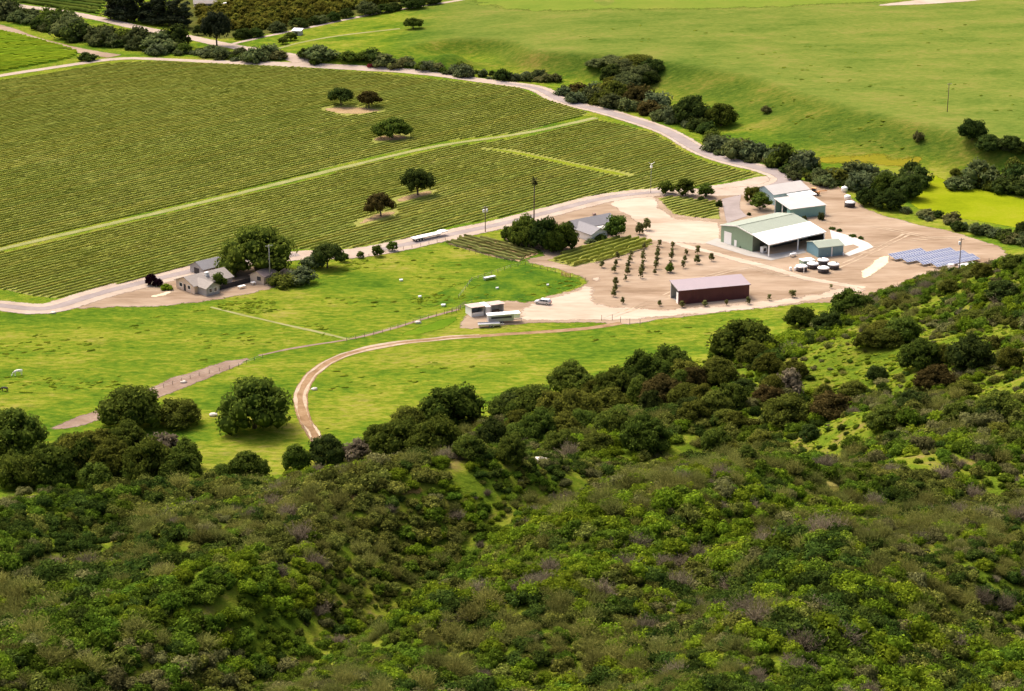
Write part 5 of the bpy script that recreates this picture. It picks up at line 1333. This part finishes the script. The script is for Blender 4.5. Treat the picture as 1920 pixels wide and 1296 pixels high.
# young orchard: rows seen between the vine block and the maroon barn
orch = []
for (x0, y0, x1, y1, n) in ((1128, 502, 1128, 502, 1), (1156, 486, 1151, 512, 3), (1184, 480, 1173, 527, 5), (1209, 467, 1202, 522, 6), (1236, 463, 1228, 515, 6), (1262, 466, 1255, 510, 5), (1286, 478, 1281, 503, 3), (1308, 478, 1308, 495, 2), (1335, 490, 1335, 490, 1), (1155, 535, 1151, 557, 3), (1168, 570, 1168, 570, 1)):
    for k in range(n):
        t = k / max(1, n - 1); orch.append((x0 + (x1 - x0) * t, y0 + (y1 - y0) * t))
for px, py in orch:
    s_ = trng.uniform(0.8, 1.25)
    tree_px('sapling', 'sapling_leaf', px + trng.uniform(-1, 1), py, 12 * s_, 17 * s_, 'orchard_tree', 'young orchard tree planted in rows on the pinkish dirt', 'young orchard', cat='young tree')
tree_px('round_tree', 'round_green', 1256, 511, 18, 19, 'orchard_tree', 'largest green tree of the young orchard', cat='young tree')
for px, py, w, h in ((1237, 574, 10, 14), (1279, 577, 16, 16), (1322, 575, 14, 15), (1362, 573, 10, 14), (1402, 571, 13, 20), (1442, 564, 12, 15), (1486, 558, 19, 18), (1558, 541, 8, 10)):
    tree_px('sapling', 'sapling_leaf', px, py, w, h, 'sapling', 'young tree in the line planted along the maroon barn front', 'saplings along the maroon barn', cat='young tree')
# meadow shrubs on the terrace bank
for px, py, w, h, lb in ((1436, 212, 22, 16, 'single grey bush on the terrace bank'), (1722, 264, 22, 22, 'grey bush standing on the bank above the bright meadow')):
    tree_px('bush', 'sage_shrub', px, py, w, h, 'shrub', lb, cat='shrub')
tree_px('dome_oak', 'oak_dark', 1823, 262, 58, 42, 'oak_tree', 'round dark oak alone on the terrace slope', var=1)
tree_px('dome_oak', 'oak_dark', 1295, 232, 80, 56, 'oak_tree', 'darkest tall oak beside the creek road bend', var=2)
tree_px('dome_oak', 'oak', 1352, 236, 66, 48, 'oak_tree', 'grey green oak beside the darkest creek oak', var=0)
tree_px('round_tree', 'creek_green', 1828, 441, 28, 24, 'shrub', 'bright green bush below the bright meadow', cat='shrub')
tree_px('dome_oak', 'oak_dark', 1918, 448, 40, 34, 'oak_tree', 'dark oak at the edge of the bright meadow')

# creek thicket: big dense clump of oaks on the bank
for px, py, w, h in ((1150, 122, 60, 20), (1195, 124, 70, 22), (1225, 135, 50, 28), (1170, 142, 70, 32), (1205, 152, 60, 34), (1150, 155, 55, 36), (1180, 168, 70, 36), (1120, 126, 44, 18), (1215, 158, 44, 26), (1145, 172, 40, 32)):
    tree_px('dome_oak', trng.choice(['creek_green', 'oak_dark', 'creek_green', 'oak_olive']), px, py, w, h, 'creek_oak', 'dark oak in the dense clump on the terrace bank', 'oaks clumped on the terrace bank', parts=False)
creek = []
def along(pts, n, jx, jy, w, h, mats, kind='bush', lab=None, grp=None, name='creek_shrub'):
    pts = np.array(pts, float); d = np.concatenate([[0], np.cumsum(np.hypot(*np.diff(pts, axis=0).T))])
    for k in range(n):
        t = d[-1] * (k + trng.random()) / n
        px = np.interp(t, d, pts[:, 0]) + trng.uniform(-jx, jx); py = np.interp(t, d, pts[:, 1]) + trng.uniform(-jy, jy)
        s_ = 0.5 + 1.2 * trng.random() ** 1.6
        tree_px(kind, trng.choice(mats), px, py, w * s_, h * s_ * trng.uniform(0.7, 1.3), name, lab, grp, cat='shrub' if kind == 'bush' else 'tree', parts=False)
cm = ['creek_green', 'creek_green', 'willow', 'oak_dark', 'oak', 'sage_shrub']
L1 = 'shrub in the dense creek thicket between the two far roads'; G1 = 'creek thicket between the far roads'
along([(-60, 16), (20, 32), (70, 50), (140, 63), (210, 82), (290, 94), (330, 90)], 80, 16, 9, 46, 26, ['creek_green', 'creek_green', 'oak_dark', 'oak'], lab=L1, grp=G1)
along([(300, 98), (400, 108), (520, 112)], 44, 12, 6, 34, 18, cm, lab=L1, grp=G1)
L2 = 'shrub along the creek behind the grey road'; G2 = 'creek shrubs behind the grey road'
for px, py, w, h in ((600, 112, 66, 30), (575, 108, 40, 22), (655, 115, 44, 22), (700, 114, 50, 26), (720, 122, 50, 26), (680, 114, 36, 20), (590, 121, 22, 14)):
    tree_px('bush', trng.choice(['creek_green', 'oak', 'oak_dark']), px, py, w, h, 'creek_shrub', 'large rounded dark bush where the creek meets the far pasture', 'large bushes along the far pasture', cat='shrub')
along([(740, 124), (800, 126), (870, 140), (960, 148), (1040, 152)], 40, 10, 5, 26, 15, cm, lab=L2, grp=G2)
tree_px('bush', 'red_shrub_leaf', 694, 126, 15, 8, 'red_shrub', 'red flowering shrub beside the creek road', cat='shrub')
tree_px('bush', 'yellow_shrub_leaf', 731, 129, 13, 12, 'pale_shrub', 'pale yellow shrub beside the creek road', cat='shrub')
along([(1060, 180), (1120, 186), (1170, 200), (1220, 212), (1260, 222)], 38, 14, 10, 34, 22, ['creek_green', 'willow', 'oak_olive', 'oak_brown', 'creek_green'], lab=L2, grp=G2)
along([(1260, 222), (1310, 240), (1320, 255)], 9, 14, 8, 32, 22, cm, lab=L2, grp=G2)
along([(1330, 272), (1370, 290), (1430, 302), (1470, 306)], 34, 14, 8, 40, 26, cm, lab=L2, grp=G2)
L3 = 'shrub in the wide thicket behind the farm yard'; G3 = 'thicket behind the farm yard'
along([(1490, 318), (1540, 336), (1600, 342), (1660, 352), (1720, 360)], 52, 20, 16, 38, 24, ['creek_green', 'willow', 'oak_dark', 'creek_green', 'oak_olive'], lab=L3, grp=G3)
for px, py, w, h in ((1630, 384, 54, 36), (1668, 392, 62, 40), (1700, 372, 64, 50), (1660, 362, 60, 40)):
    tree_px('dome_oak', 'oak_dark' if px != 1660 else 'oak', px, py, w, h, 'oak_tree', 'dark oak in the thicket between farm yard and bright meadow', 'oaks behind the farm yard')
along([(1700, 402), (1760, 412), (1850, 440), (1920, 462)], 26, 14, 6, 26, 13, cm, lab='low shrub on the bank between farm yard and bright meadow', grp='low shrubs along the yard bank')
along([(1790, 340), (1860, 346), (1920, 350), (1990, 360)], 40, 20, 16, 44, 28, ['creek_green', 'oak_olive', 'oak_dark', 'sage_shrub'], lab='shrub in the thicket above the bright meadow', grp='thicket above the bright meadow')
along([(1855, 280), (1900, 282), (1990, 285)], 12, 12, 8, 46, 28, ['oak_dark', 'creek_green', 'oak'], kind='dome_oak', lab='dark oak clumped on the slope above the bright meadow', grp='oaks above the bright meadow', name='oak_tree')
tree_px('bush', 'oak_dark', 163, 114, 38, 18, 'shrub', 'single dark round bush where the dirt paths meet', cat='shrub')
# far trees
for k, (px, h) in enumerate(((208, 50), (222, 54), (237, 56), (252, 60), (270, 56), (288, 58), (305, 52), (318, 50), (332, 54), (345, 48))):
    tree_px('tall_tree', 'eucalyptus', px, 36 + k * 1.9, 34 + (k * 7) % 9, h, 'eucalyptus_tree', 'tall dark eucalyptus in the row above the pale road', 'eucalyptus row', parts=True)
tree_px('open_oak', 'eucalyptus', 407, 88, 60, 66, 'far_tree', 'dark upright tree with bare trunk beside the pale road', var=0)
tree_px('round_tree', 'oak_dark', 371, 66, 22, 18, 'far_tree', 'small dark tree under the eucalyptus row')
for px, py, w, h, lb in ((545, 76, 28, 16, 'small dark tree beside the far white roofed shed'), (531, 83, 24, 14, 'dark bush at the end of the pale road')):
    tree_px('round_tree', 'oak', px, py, w, h, 'far_tree', lb)
for px, py, w, h in ((455, 72, 40, 20), (480, 70, 34, 18), (520, 60, 40, 20), (560, 52, 40, 20), (600, 44, 34, 16), (625, 40, 30, 18), (650, 34, 30, 20), (690, 28, 50, 26), (720, 24, 36, 18), (775, 16, 50, 26), (740, 20, 30, 16), (810, 8, 40, 18), (590, 46, 30, 16)):
    tree_px('dome_oak', trng.choice(['oak_dark', 'creek_green']), px, py, w, h, 'far_tree', 'dark tree along the lower edge of the far grove', 'dark trees along the grove edge', parts=False)
gp = [(372, 56), (440, 66), (560, 46), (660, 24), (800, -6), (820, -22), (372, -22)]
gpa = np.array(gp, float)
gn = 0
for j in range(11):
    for i in range(48):
        px = 372 + i * 10.5 + (j % 2) * 5 + trng.uniform(-2, 2); py = -20 + j * 7.6 + trng.uniform(-1.6, 1.6)
        if gn < 290 and inside(gpa, np.array([px]), np.array([py]))[0] and not (360 < px < 440 and py < 18):
            tree_px('grove_tree', 'grove', px, py, 25 * trng.uniform(0.8, 1.2), 15 * trng.uniform(0.8, 1.25), 'grove_tree', 'yellow green fruit tree in the far grove', 'far fruit grove', parts=False); gn += 1

# ------------------------------------------------------------------ oaks at the foot of the hill
G4 = 'oaks at the foot of the hill'
FO = [(25, 850, 130, 98, 'oak', 'dome_oak'), (250, 800, 125, 80, 'oak', 'dome_oak'), (335, 795, 90, 52, 'oak_olive', 'dome_oak'), (478, 803, 140, 112, 'oak', 'dome_oak'),
      (95, 915, 110, 90, 'oak', 'dome_oak'), (40, 925, 90, 70, 'oak', 'dome_oak'), (150, 890, 120, 90, 'oak_olive', 'dome_oak'), (215, 905, 90, 84, 'oak_olive', 'dome_oak'), (285, 915, 110, 95, 'oak', 'dome_oak'),
      (345, 918, 86, 58, 'round_green', 'dome_oak'), (465, 915, 84, 58, 'oak', 'dome_oak'), (240, 850, 90, 60, 'oak', 'dome_oak'), (310, 850, 70, 46, 'dry_shrub', 'bush'), (185, 855, 80, 56, 'oak_olive', 'dome_oak'),
      (420, 920, 60, 36, 'oak', 'dome_oak'), (555, 885, 60, 50, 'oak', 'dome_oak'), (615, 868, 80, 56, 'oak_dark', 'dome_oak'), (670, 862, 60, 44, 'dry_shrub', 'bush'),
      (745, 856, 110, 78, 'oak', 'dome_oak'), (845, 796, 130, 82, 'oak', 'dome_oak'), (815, 860, 110, 86, 'oak', 'dome_oak'), (765, 815, 80, 56, 'oak_olive', 'dome_oak'), (705, 845, 60, 52, 'oak', 'dome_oak'), (925, 838, 64, 62, 'oak_dark', 'dome_oak'),
      (1000, 776, 100, 56, 'oak', 'dome_oak'), (965, 760, 60, 36, 'oak', 'dome_oak'), (1010, 830, 80, 66, 'oak', 'dome_oak'), (1070, 735, 90, 58, 'oak', 'dome_oak'), (1085, 790, 96, 66, 'oak_olive', 'dome_oak'), (1150, 750, 90, 62, 'oak', 'dome_oak'),
      (1205, 725, 84, 74, 'oak', 'dome_oak'), (1262, 712, 84, 68, 'oak', 'dome_oak'), (1240, 760, 90, 60, 'oak_brown', 'dome_oak'), (1300, 735, 60, 54, 'oak_brown', 'dome_oak'), (1150, 815, 80, 56, 'oak', 'dome_oak'), (1210, 845, 100, 70, 'oak', 'dome_oak'), (1120, 850, 70, 44, 'oak_olive', 'dome_oak'),
      (1395, 672, 124, 84, 'oak', 'dome_oak'), (1500, 612, 66, 42, 'oak', 'dome_oak'), (1595, 590, 90, 50, 'oak', 'dome_oak'), (1550, 622, 60, 40, 'oak_dark', 'dome_oak'), (1440, 700, 60, 42, 'oak_olive', 'dome_oak'),
      (1440, 760, 70, 40, 'oak_brown', 'dome_oak'), (1480, 735, 60, 50, 'dry_shrub', 'bush'), (1690, 640, 80, 50, 'oak', 'dome_oak'), (1725, 690, 90, 56, 'oak', 'dome_oak'), (1820, 695, 100, 76, 'oak_dark', 'dome_oak'), (1755, 730, 80, 50, 'oak_brown', 'dome_oak'),
      (1480, 800, 110, 66, 'oak_olive', 'dome_oak'), (1560, 790, 90, 60, 'oak_brown', 'dome_oak'), (1340, 850, 60, 56, 'oak', 'dome_oak'), (1630, 650, 60, 38, 'oak_olive', 'dome_oak'), (1660, 800, 80, 46, 'oak', 'dome_oak'), (1400, 870, 46, 36, 'oak', 'dome_oak'),
      (1880, 560, 70, 40, 'oak_dark', 'dome_oak'), (1840, 520, 50, 30, 'oak_olive', 'dome_oak'), (1780, 545, 44, 24, 'oak_olive', 'dome_oak'), (1900, 505, 60, 30, 'oak', 'dome_oak'), (1870, 780, 90, 50, 'oak', 'dome_oak'), (1715, 770, 70, 44, 'oak_dark', 'dome_oak'),
      (1300, 790, 70, 44, 'oak_olive', 'dome_oak'), (1370, 760, 70, 46, 'oak', 'dome_oak'), (1345, 705, 60, 40, 'oak_olive', 'dome_oak'), (1050, 850, 70, 46, 'oak', 'dome_oak'), (960, 870, 60, 60, 'oak', 'dome_oak'), (880, 860, 70, 50, 'oak', 'dome_oak')]
for k in range(26):
    px = trng.uniform(940, 1340); t_ = (px - 940) / 400
    FO.append((px, 790 - 75 * t_ + trng.uniform(-22, 75), trng.uniform(46, 86), trng.uniform(34, 58), trng.choice(['oak', 'oak', 'oak_olive', 'oak_dark']), 'dome_oak'))
for k in range(30):
    px = trng.uniform(1340, 1910); t_ = (px - 1340) / 570
    FO.append((px, 690 - 130 * t_ + trng.random() ** 1.3 * (170 + 90 * t_), trng.uniform(40, 74), trng.uniform(26, 46), trng.choice(['oak', 'oak_olive', 'oak_olive', 'oak_dark']), 'dome_oak'))
for k in range(16):
    px = trng.uniform(-40, 390)
    FO.append((px, trng.uniform(865, 925), trng.uniform(60, 100), trng.uniform(50, 78), trng.choice(['oak', 'oak', 'oak_olive']), 'dome_oak'))
uniq = {(25, 850): 'large dark oak at the edge of the pasture below the black horse', (478, 803): 'large rounded oak standing on the grass beside the curving track', (845, 796): 'broad domed oak jutting into the meadow above the brush',
        (1395, 672): 'big oak at the meadow end of the hillside brush', (1820, 695): 'very dark oak high on the brushy slope', (250, 800): 'dark oak over the end of the mauve bare strip', (1595, 590): 'oak at the hill foot beside the dirt yard', (1500, 612): 'compact dark oak between meadow and brushy slope', (345, 918): 'bright green round tree in the grove below the pasture', (310, 850): 'pale leafless bush in the grove below the pasture', (670, 862): 'pale leafless bush beside the end of the dirt track', (1480, 735): 'grey bare bush on the brushy slope'}
for px, py, w, h, m_, kd in FO:
    # the base of a tree on the back slope is hidden: step from the visible ground under its crown
    lb = uniq.get((px, py)) or ({'oak': 'dark green oak', 'oak_dark': 'very dark oak', 'oak_olive': 'olive green oak', 'oak_brown': 'brown tinged oak'}[m_] + (' in the grove below the pasture' if px < 600 else ' in the grove where meadow meets hillside' if px < 1320 else ' scattered on the brushy slope'))
    if px < 600 and py > 860:           # stands on the valley floor behind the near crest
        q = G(px, py)
        if T(q[0], q[1]) > 2: q = np.array([q[0], max(q[1], 428), 0])
        w_, h_ = w / scale_at(q), h / scale_at(q) / 0.95
        tree(kd, m_, q[0], q[1], w_, h_, 'oak_tree', lb, G4)
    else:
        tree_px(kd, m_, px, py, w, h, 'oak_tree' if m_ != 'dry_shrub' else 'bare_bush', lb, G4, cat='tree' if m_ != 'dry_shrub' else 'shrub')

# ------------------------------------------------------------------ hillside brush
def shrub_blobs(seed, n=9, rad=0.62, h=0.75):
    r = np.random.default_rng(seed); out = []
    for i in range(n):
        a = i * 2.4 + r.normal() * .4; d = rad * math.sqrt((i + 0.3) / n)
        s_ = r.uniform(0.30, 0.48)
        out.append((math.cos(a) * d, math.sin(a) * d, h * r.uniform(0.45, 0.95) * (1 - 0.45 * (d / rad) ** 2), s_, s_, s_ * r.uniform(0.8, 1.1)))
    return out
SHR = {}
for kind, mat in (('bright', 'bright_shrub'), ('green', 'green_shrub'), ('olive', 'olive_shrub'), ('dark', 'dark_shrub'), ('sage', 'sage_shrub')):
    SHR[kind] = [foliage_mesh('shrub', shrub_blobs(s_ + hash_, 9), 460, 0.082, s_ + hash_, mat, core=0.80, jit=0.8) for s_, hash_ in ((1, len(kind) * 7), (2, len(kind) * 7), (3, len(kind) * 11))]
def twig_mesh(seed, mat='dry_shrub'):
    r = np.random.default_rng(seed); n = 420
    base = np.stack([r.normal(size=n) * 0.22, r.normal(size=n) * 0.22, r.random(n) * 0.3], -1)
    d = unit(n, r); d[:, 2] = np.abs(d[:, 2]) + 0.35; d /= np.linalg.norm(d, axis=1)[:, None]
    L_ = r.uniform(0.5, 1.15, n)[:, None]
    mid = base + d * L_ * 0.55; d2 = d + 0.45 * unit(n, r); d2 /= np.linalg.norm(d2, axis=1)[:, None]
    tip = mid + d2 * L_ * 0.55
    sd = np.cross(d, unit(n, r)); sd /= np.linalg.norm(sd, axis=1)[:, None]; w = 0.022
    V = np.stack([base - sd * w, base + sd * w, mid + sd * w * .8, mid - sd * w * .8, tip], 1).reshape(-1, 3)
    k = np.arange(n)[:, None] * 5
    Q = k + np.array([[0, 1, 2, 3]]); T3 = k + np.array([[3, 2, 4]])
    A = np.repeat(np.clip(0.5 + 0.3 * r.normal(size=n), 0, 1), 5)
    # fine terminal twigs
    c = tip[r.integers(0, n, 500)] * np.array([1, 1, 1]) * r.uniform(0.75, 1.02, (500, 1)); nn = unit(500, r)
    lv, lq = leaves(c, nn, 0.085, r, aspect=0.22)
    V2 = np.concatenate([V, lv]); Q2 = np.concatenate([Q, lq + len(V)])
    return np_mesh('shrub', V2, Q2, T3, mat, {'v': np.concatenate([A, np.repeat(np.clip(0.6 + 0.25 * r.normal(size=500), 0, 1), 4)])})
SHR['dry'] = [twig_mesh(s_) for s_ in (5, 6, 7)]
SHR['straw'] = [twig_mesh(s_, 'straw_shrub') for s_ in (15, 16, 17)]
KINDS = list(SHR)
# clearings: pixel centre and radius in metres
CLR = [(1300, 835, 5), (1280, 850, 4), (1340, 725, 5), (1420, 690, 5), (1600, 740, 5), (1630, 700, 5), (1230, 770, 4), (1490, 655, 6), (668, 928, 2.6), (772, 921, 2.3), (1552, 910, 2.6), (1480, 690, 5), (880, 905, 2), (1080, 905, 2.5), (20, 935, 3.5), (1590, 620, 5)]
clr = [(P(a, b), c) for a, b, c in CLR]
for a_, b_, w_, h_, m_, l_ in ((668, 926, 36, 15, 'orange_soil', 'orange bare soil patch on the brush crest'), (772, 919, 34, 12, 'orange_soil', 'orange bare soil beside the brush crest'), (1552, 908, 28, 9, 'tan_grass', 'pale dry grass patch in the brush'), (1090, 908, 40, 6, 'tan_grass', 'pale dry grass on the brush crest')):
    sheet_poly('soil_patch', [(a_ + w_ * math.cos(t_), b_ + h_ * math.sin(t_)) for t_ in np.linspace(0, 6.28, 10)[:-1]], m_, l_, 0.12, step=1.0, feather=1.2, wob=1.6)
pts = []
def scatter(n, x0, x1, y0, y1):
    x = rng.uniform(x0, x1, n); y = rng.uniform(y0, y1, n); return x, y
xa, ya = scatter(34000, -150, 170, 172, 300)
xb, yb = scatter(30000, -110, 270, 300, 640)
x = np.concatenate([xa, xb]); y = np.concatenate([ya, yb])
hv = bil(hill_raw, x, y)
zz = T(x, y)
px_, py_, cc = to_pix(x, y, zz)
ok = (hv > 1.0) & (px_ > -420) & (px_ < 2460) & (py_ < 1450)
# hidden behind the near crest (seen along the ray): sample the line of sight
def visible(x, y, z, m=2.2):
    v = np.ones(len(x), bool)
    for f_ in np.linspace(0.35, 0.97, 40):
        g = CAM_H + (z + m - CAM_H) * f_ - T(x * f_, y * f_)
        v &= g > -0.5
    return v
ok &= visible(x, y, zz)
ok &= rng.random(len(x)) < np.clip(hv / 5, 0.05, 1)
thin = (y > 305) & (fbm(x + 55, y * 0.7, 20, 3) < -0.62 + 0.45 * rng.random(len(x)))
ok &= ~thin | (rng.random(len(x)) < 0.30)
for (c, r_) in clr:
    d = np.hypot(x - c[0], y - c[1]); ok &= ~((d < r_) & (rng.random(len(x)) < (0.95 if r_ < 2.65 else 0.8)))
thin = thin[ok]; x = x[ok]; y = y[ok]; zz = zz[ok]; px_ = px_[ok]; py_ = py_[ok]; cc = cc[ok]; hv = hv[ok]
near = y < 300
W = np.stack([np.exp(2.6 * fbm(x + 140 * k, y - 90 * k, 22, 3) + 0.9 * fbm(x - 60 * k, y + 33 * k, 5, 2)) for k in range(7)], -1)
W *= np.where(near[:, None], np.array([[1.3, 1.8, 1.7, 1.2, 0.8, 0.16, 0.95]]), np.array([[1.5, 1.7, 1.2, 0.9, 1.1, 0.11, 0.8]]))
W[:, 5] = np.sqrt(W[:, 5]) * np.where(px_ > 900, 0.9, 0.55)
cs = np.cumsum(W, 1) / W.sum(1)[:, None]
kidx = (cs < rng.random(len(x))[:, None]).sum(1)
kidx = np.clip(kidx, 0, 6)
sz = np.minimum(np.exp(rng.normal(0, 0.42, len(x))), 1.75) * (0.93 + 0.34 * fbm(x, y + 700, 18, 2))
sz *= np.where(near, 1.0, 1.30) * np.where(thin, 0.55, 1.0)
# thin by spacing: bigger shrubs win
order = np.argsort(-sz); cell = {}; keep = []
for i in order:
    cx, cy = int(x[i] // 2.4), int(y[i] // 2.4); good = True
    for a in (-1, 0, 1):
        for b in (-1, 0, 1):
            for j in cell.get((cx + a, cy + b), ()):
                if (x[i] - x[j]) ** 2 + (y[i] - y[j]) ** 2 < (0.58 * (sz[i] + sz[j])) ** 2 * 0.42: good = False; break
            if not good: break
        if not good: break
    if good: cell.setdefault((cx, cy), []).append(i); keep.append(i)
keep = np.array(keep)
x, y, zz, sz, kidx, cc, px_, py_ = (a[keep] for a in (x, y, zz, sz, kidx, cc, px_, py_))
hz = sz * rng.uniform(0.75, 1.15, len(x)); rot = rng.uniform(0, 6.283, len(x)); var = rng.integers(0, 3, len(x))
print('shrubs', len(x))
inview = (px_ > 0) & (px_ < 1920) & (py_ < 1290)
big = np.argsort(-np.where(inview, sz / cc, 0))[:300]
SL = {'bright': 'bright yellow green shrub in the hillside brush', 'green': 'leafy mid green shrub in the hillside brush', 'olive': 'olive toned shrub in the hillside brush', 'dark': 'dark green shrub in the hillside brush', 'sage': 'pale grey green sage shrub in the hillside brush', 'dry': 'leafless grey brown twiggy bush in the hillside brush', 'straw': 'wispy straw green bush in the hillside brush'}
isbig = np.zeros(len(x), bool); isbig[big] = True
for i in big:
    k = KINDS[kidx[i]]
    o = link({'dry': 'dry_bush', 'sage': 'sage_bush'}.get(k, 'hillside_shrub'), SHR[k][var[i]], None, (float(x[i]), float(y[i]), float(zz[i]) - 0.08))
    o.rotation_euler = (0, 0, float(rot[i])); o.scale = (float(sz[i] * 1.25), float(sz[i] * 1.25), float(hz[i] * 1.3))
    tag(o, SL[k], 'shrub', k + ' shrubs of the hillside')
# the rest of the brush: one object, instanced
protos = bpy.data.collections.new('brush_shapes')
for ki, k in enumerate(KINDS):
    for vi, me in enumerate(SHR[k]):
        po = bpy.data.objects.new('shape_%02d' % (ki * 3 + vi), me); protos.objects.link(po)
def stuff_instances(name, X, Y, Z, S, HS, RO, ID, coll, label):
    me = bpy.data.meshes.new(name); me.vertices.add(len(X))
    me.vertices.foreach_set('co', np.stack([X, Y, Z], -1).astype(np.float32).ravel())
    a = me.attributes.new('scl', 'FLOAT_VECTOR', 'POINT'); a.data.foreach_set('vector', np.stack([S, S, HS], -1).astype(np.float32).ravel())
    a = me.attributes.new('rot', 'FLOAT_VECTOR', 'POINT'); a.data.foreach_set('vector', np.stack([RO * 0, RO * 0, RO], -1).astype(np.float32).ravel())
    a = me.attributes.new('pick', 'INT', 'POINT'); a.data.foreach_set('value', ID.astype(np.int32))
    o = link(name, me); tag(o, label, None, None, 'stuff')
    ng = bpy.data.node_groups.new(name, 'GeometryNodeTree')
    ng.interface.new_socket('Geometry', in_out='INPUT', socket_type='NodeSocketGeometry')
    ng.interface.new_socket('Geometry', in_out='OUTPUT', socket_type='NodeSocketGeometry')
    gi = ng.nodes.new('NodeGroupInput'); go = ng.nodes.new('NodeGroupOutput')
    ci = ng.nodes.new('GeometryNodeCollectionInfo'); ci.inputs['Collection'].default_value = coll
    ci.inputs['Separate Children'].default_value = True; ci.inputs['Reset Children'].default_value = True
    ip = ng.nodes.new('GeometryNodeInstanceOnPoints'); ip.inputs['Pick Instance'].default_value = True
    def na(nm, dt):
        k = ng.nodes.new('GeometryNodeInputNamedAttribute'); k.data_type = dt; k.inputs['Name'].default_value = nm
        return k.outputs['Attribute']
    ng.links.new(gi.outputs[0], ip.inputs['Points']); ng.links.new(ci.outputs[0], ip.inputs['Instance'])
    ng.links.new(na('pick', 'INT'), ip.inputs['Instance Index']); ng.links.new(na('scl', 'FLOAT_VECTOR'), ip.inputs['Scale'])
    e2r = ng.nodes.new('FunctionNodeEulerToRotation'); ng.links.new(na('rot', 'FLOAT_VECTOR'), e2r.inputs[0]); ng.links.new(e2r.outputs[0], ip.inputs['Rotation'])
    ng.links.new(ip.outputs[0], go.inputs[0])
    o.modifiers.new('instances', 'NODES').node_group = ng
    return o
r_ = ~isbig
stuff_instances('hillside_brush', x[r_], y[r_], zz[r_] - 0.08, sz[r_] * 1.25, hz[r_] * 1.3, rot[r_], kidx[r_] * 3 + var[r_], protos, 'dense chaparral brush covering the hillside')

# ------------------------------------------------------------------ tussocks of taller grass in the pastures
leaf_mat('tussock', (0.075, 0.140, 0.010), (0.165, 0.220, 0.016), var=0.5, trans=0.3)
def tussock_mesh(seed):
    r = np.random.default_rng(seed)
    v, f = ICO2
    k = v[:, 2] > -0.25
    w = 1 + 0.20 * r.normal(size=len(v))
    V = v * np.array([1.0, 0.55, 0.26]) * w[:, None]
    V[:, 2] = np.maximum(V[:, 2], -0.1)
    n = 60; d = unit(n, r); d[:, 2] = np.abs(d[:, 2])
    c = d * np.array([1.0, 0.55, 0.28]); lv, lq = leaves(c, d, 0.16, r, aspect=0.4)
    A = np.concatenate([np.clip(0.45 + 0.6 * v[:, 2], 0, 1), np.repeat(np.clip(0.6 + 0.25 * r.normal(size=n), 0, 1), 4)])
    return np_mesh('tussock', np.concatenate([V, lv]), lq + len(V), f, 'tussock', {'v': A}, smooth=True)
tc = bpy.data.collections.new('tussock_shapes')
for s_ in range(4): tc.objects.link(bpy.data.objects.new('tussock_%d' % s_, tussock_mesh(s_)))
MEAD = [([(-80, 590), (110, 592), (400, 572), (560, 545), (700, 490), (845, 462), (960, 490), (870, 525), (780, 570), (860, 580), (700, 634), (480, 660), (300, 700), (90, 780), (-80, 790)], 0.10),
        ([(600, 690), (660, 670), (900, 636), (1150, 622), (1300, 604), (1480, 590), (1400, 640), (1200, 690), (950, 745), (700, 810), (625, 830), (590, 770)], 0.05),
        ([(420, 562), (500, 540), (600, 506), (690, 484), (690, 496), (620, 526), (540, 556), (640, 606), (640, 626), (520, 604), (395, 575)], 0.5),
        ([(868, 528), (940, 502), (975, 499), (1040, 514), (1092, 528), (1055, 541), (975, 565), (940, 556), (880, 560), (800, 576), (775, 566), (820, 548)], 0.5),
        ([(-80, 700), (110, 700), (350, 655), (420, 660), (200, 745), (90, 790), (-80, 780)], 0.16),
        ([(1000, 60), (1300, 40), (1800, 40), (2000, 100), (2000, 240), (1700, 200), (1400, 130), (1200, 95)], 0.02),
        ([(1300, 180), (1420, 160), (1600, 215), (1760, 250), (1700, 300), (1480, 290), (1400, 260)], 0.10)]
tx = []; ty = []
for mp_, dn in MEAD:
    poly = np.array([P(a, b)[:2] for a, b in mp_]); lo = poly.min(0); hi = poly.max(0)
    n = int((hi[0] - lo[0]) * (hi[1] - lo[1]) * dn)
    qx = rng.uniform(lo[0], hi[0], n); qy = rng.uniform(lo[1], hi[1], n)
    dens = fbm(qx * 0.6, qy * 1.3, 12, 3)
    k = inside(poly, qx, qy) & (dens > rng.uniform(-0.2, 0.8, n)); tx.append(qx[k]); ty.append(qy[k])
qx = rng.uniform(-60, 200, 26000); qy = rng.uniform(320, 600, 26000)
k = (bil(hill_raw, qx, qy) > 0.5) & (fbm(qx + 55, qy * 0.7, 20, 3) < -0.25)
print('slope tussocks', k.sum()); tx.append(qx[k]); ty.append(qy[k])
tx = np.concatenate(tx); ty = np.concatenate(ty); tz = T(tx, ty)
print('tussocks', len(tx))
ts = 0.35 + 0.8 * rng.random(len(tx)) ** 2
stuff_instances('meadow_grass', tx, ty, tz, ts, ts * rng.uniform(0.6, 1.2, len(tx)), rng.normal(0.25, 0.35, len(tx)), rng.integers(0, 4, len(tx)), tc, 'tussocks of taller dark grass in the pastures')
print('objects', len(bpy.data.objects))
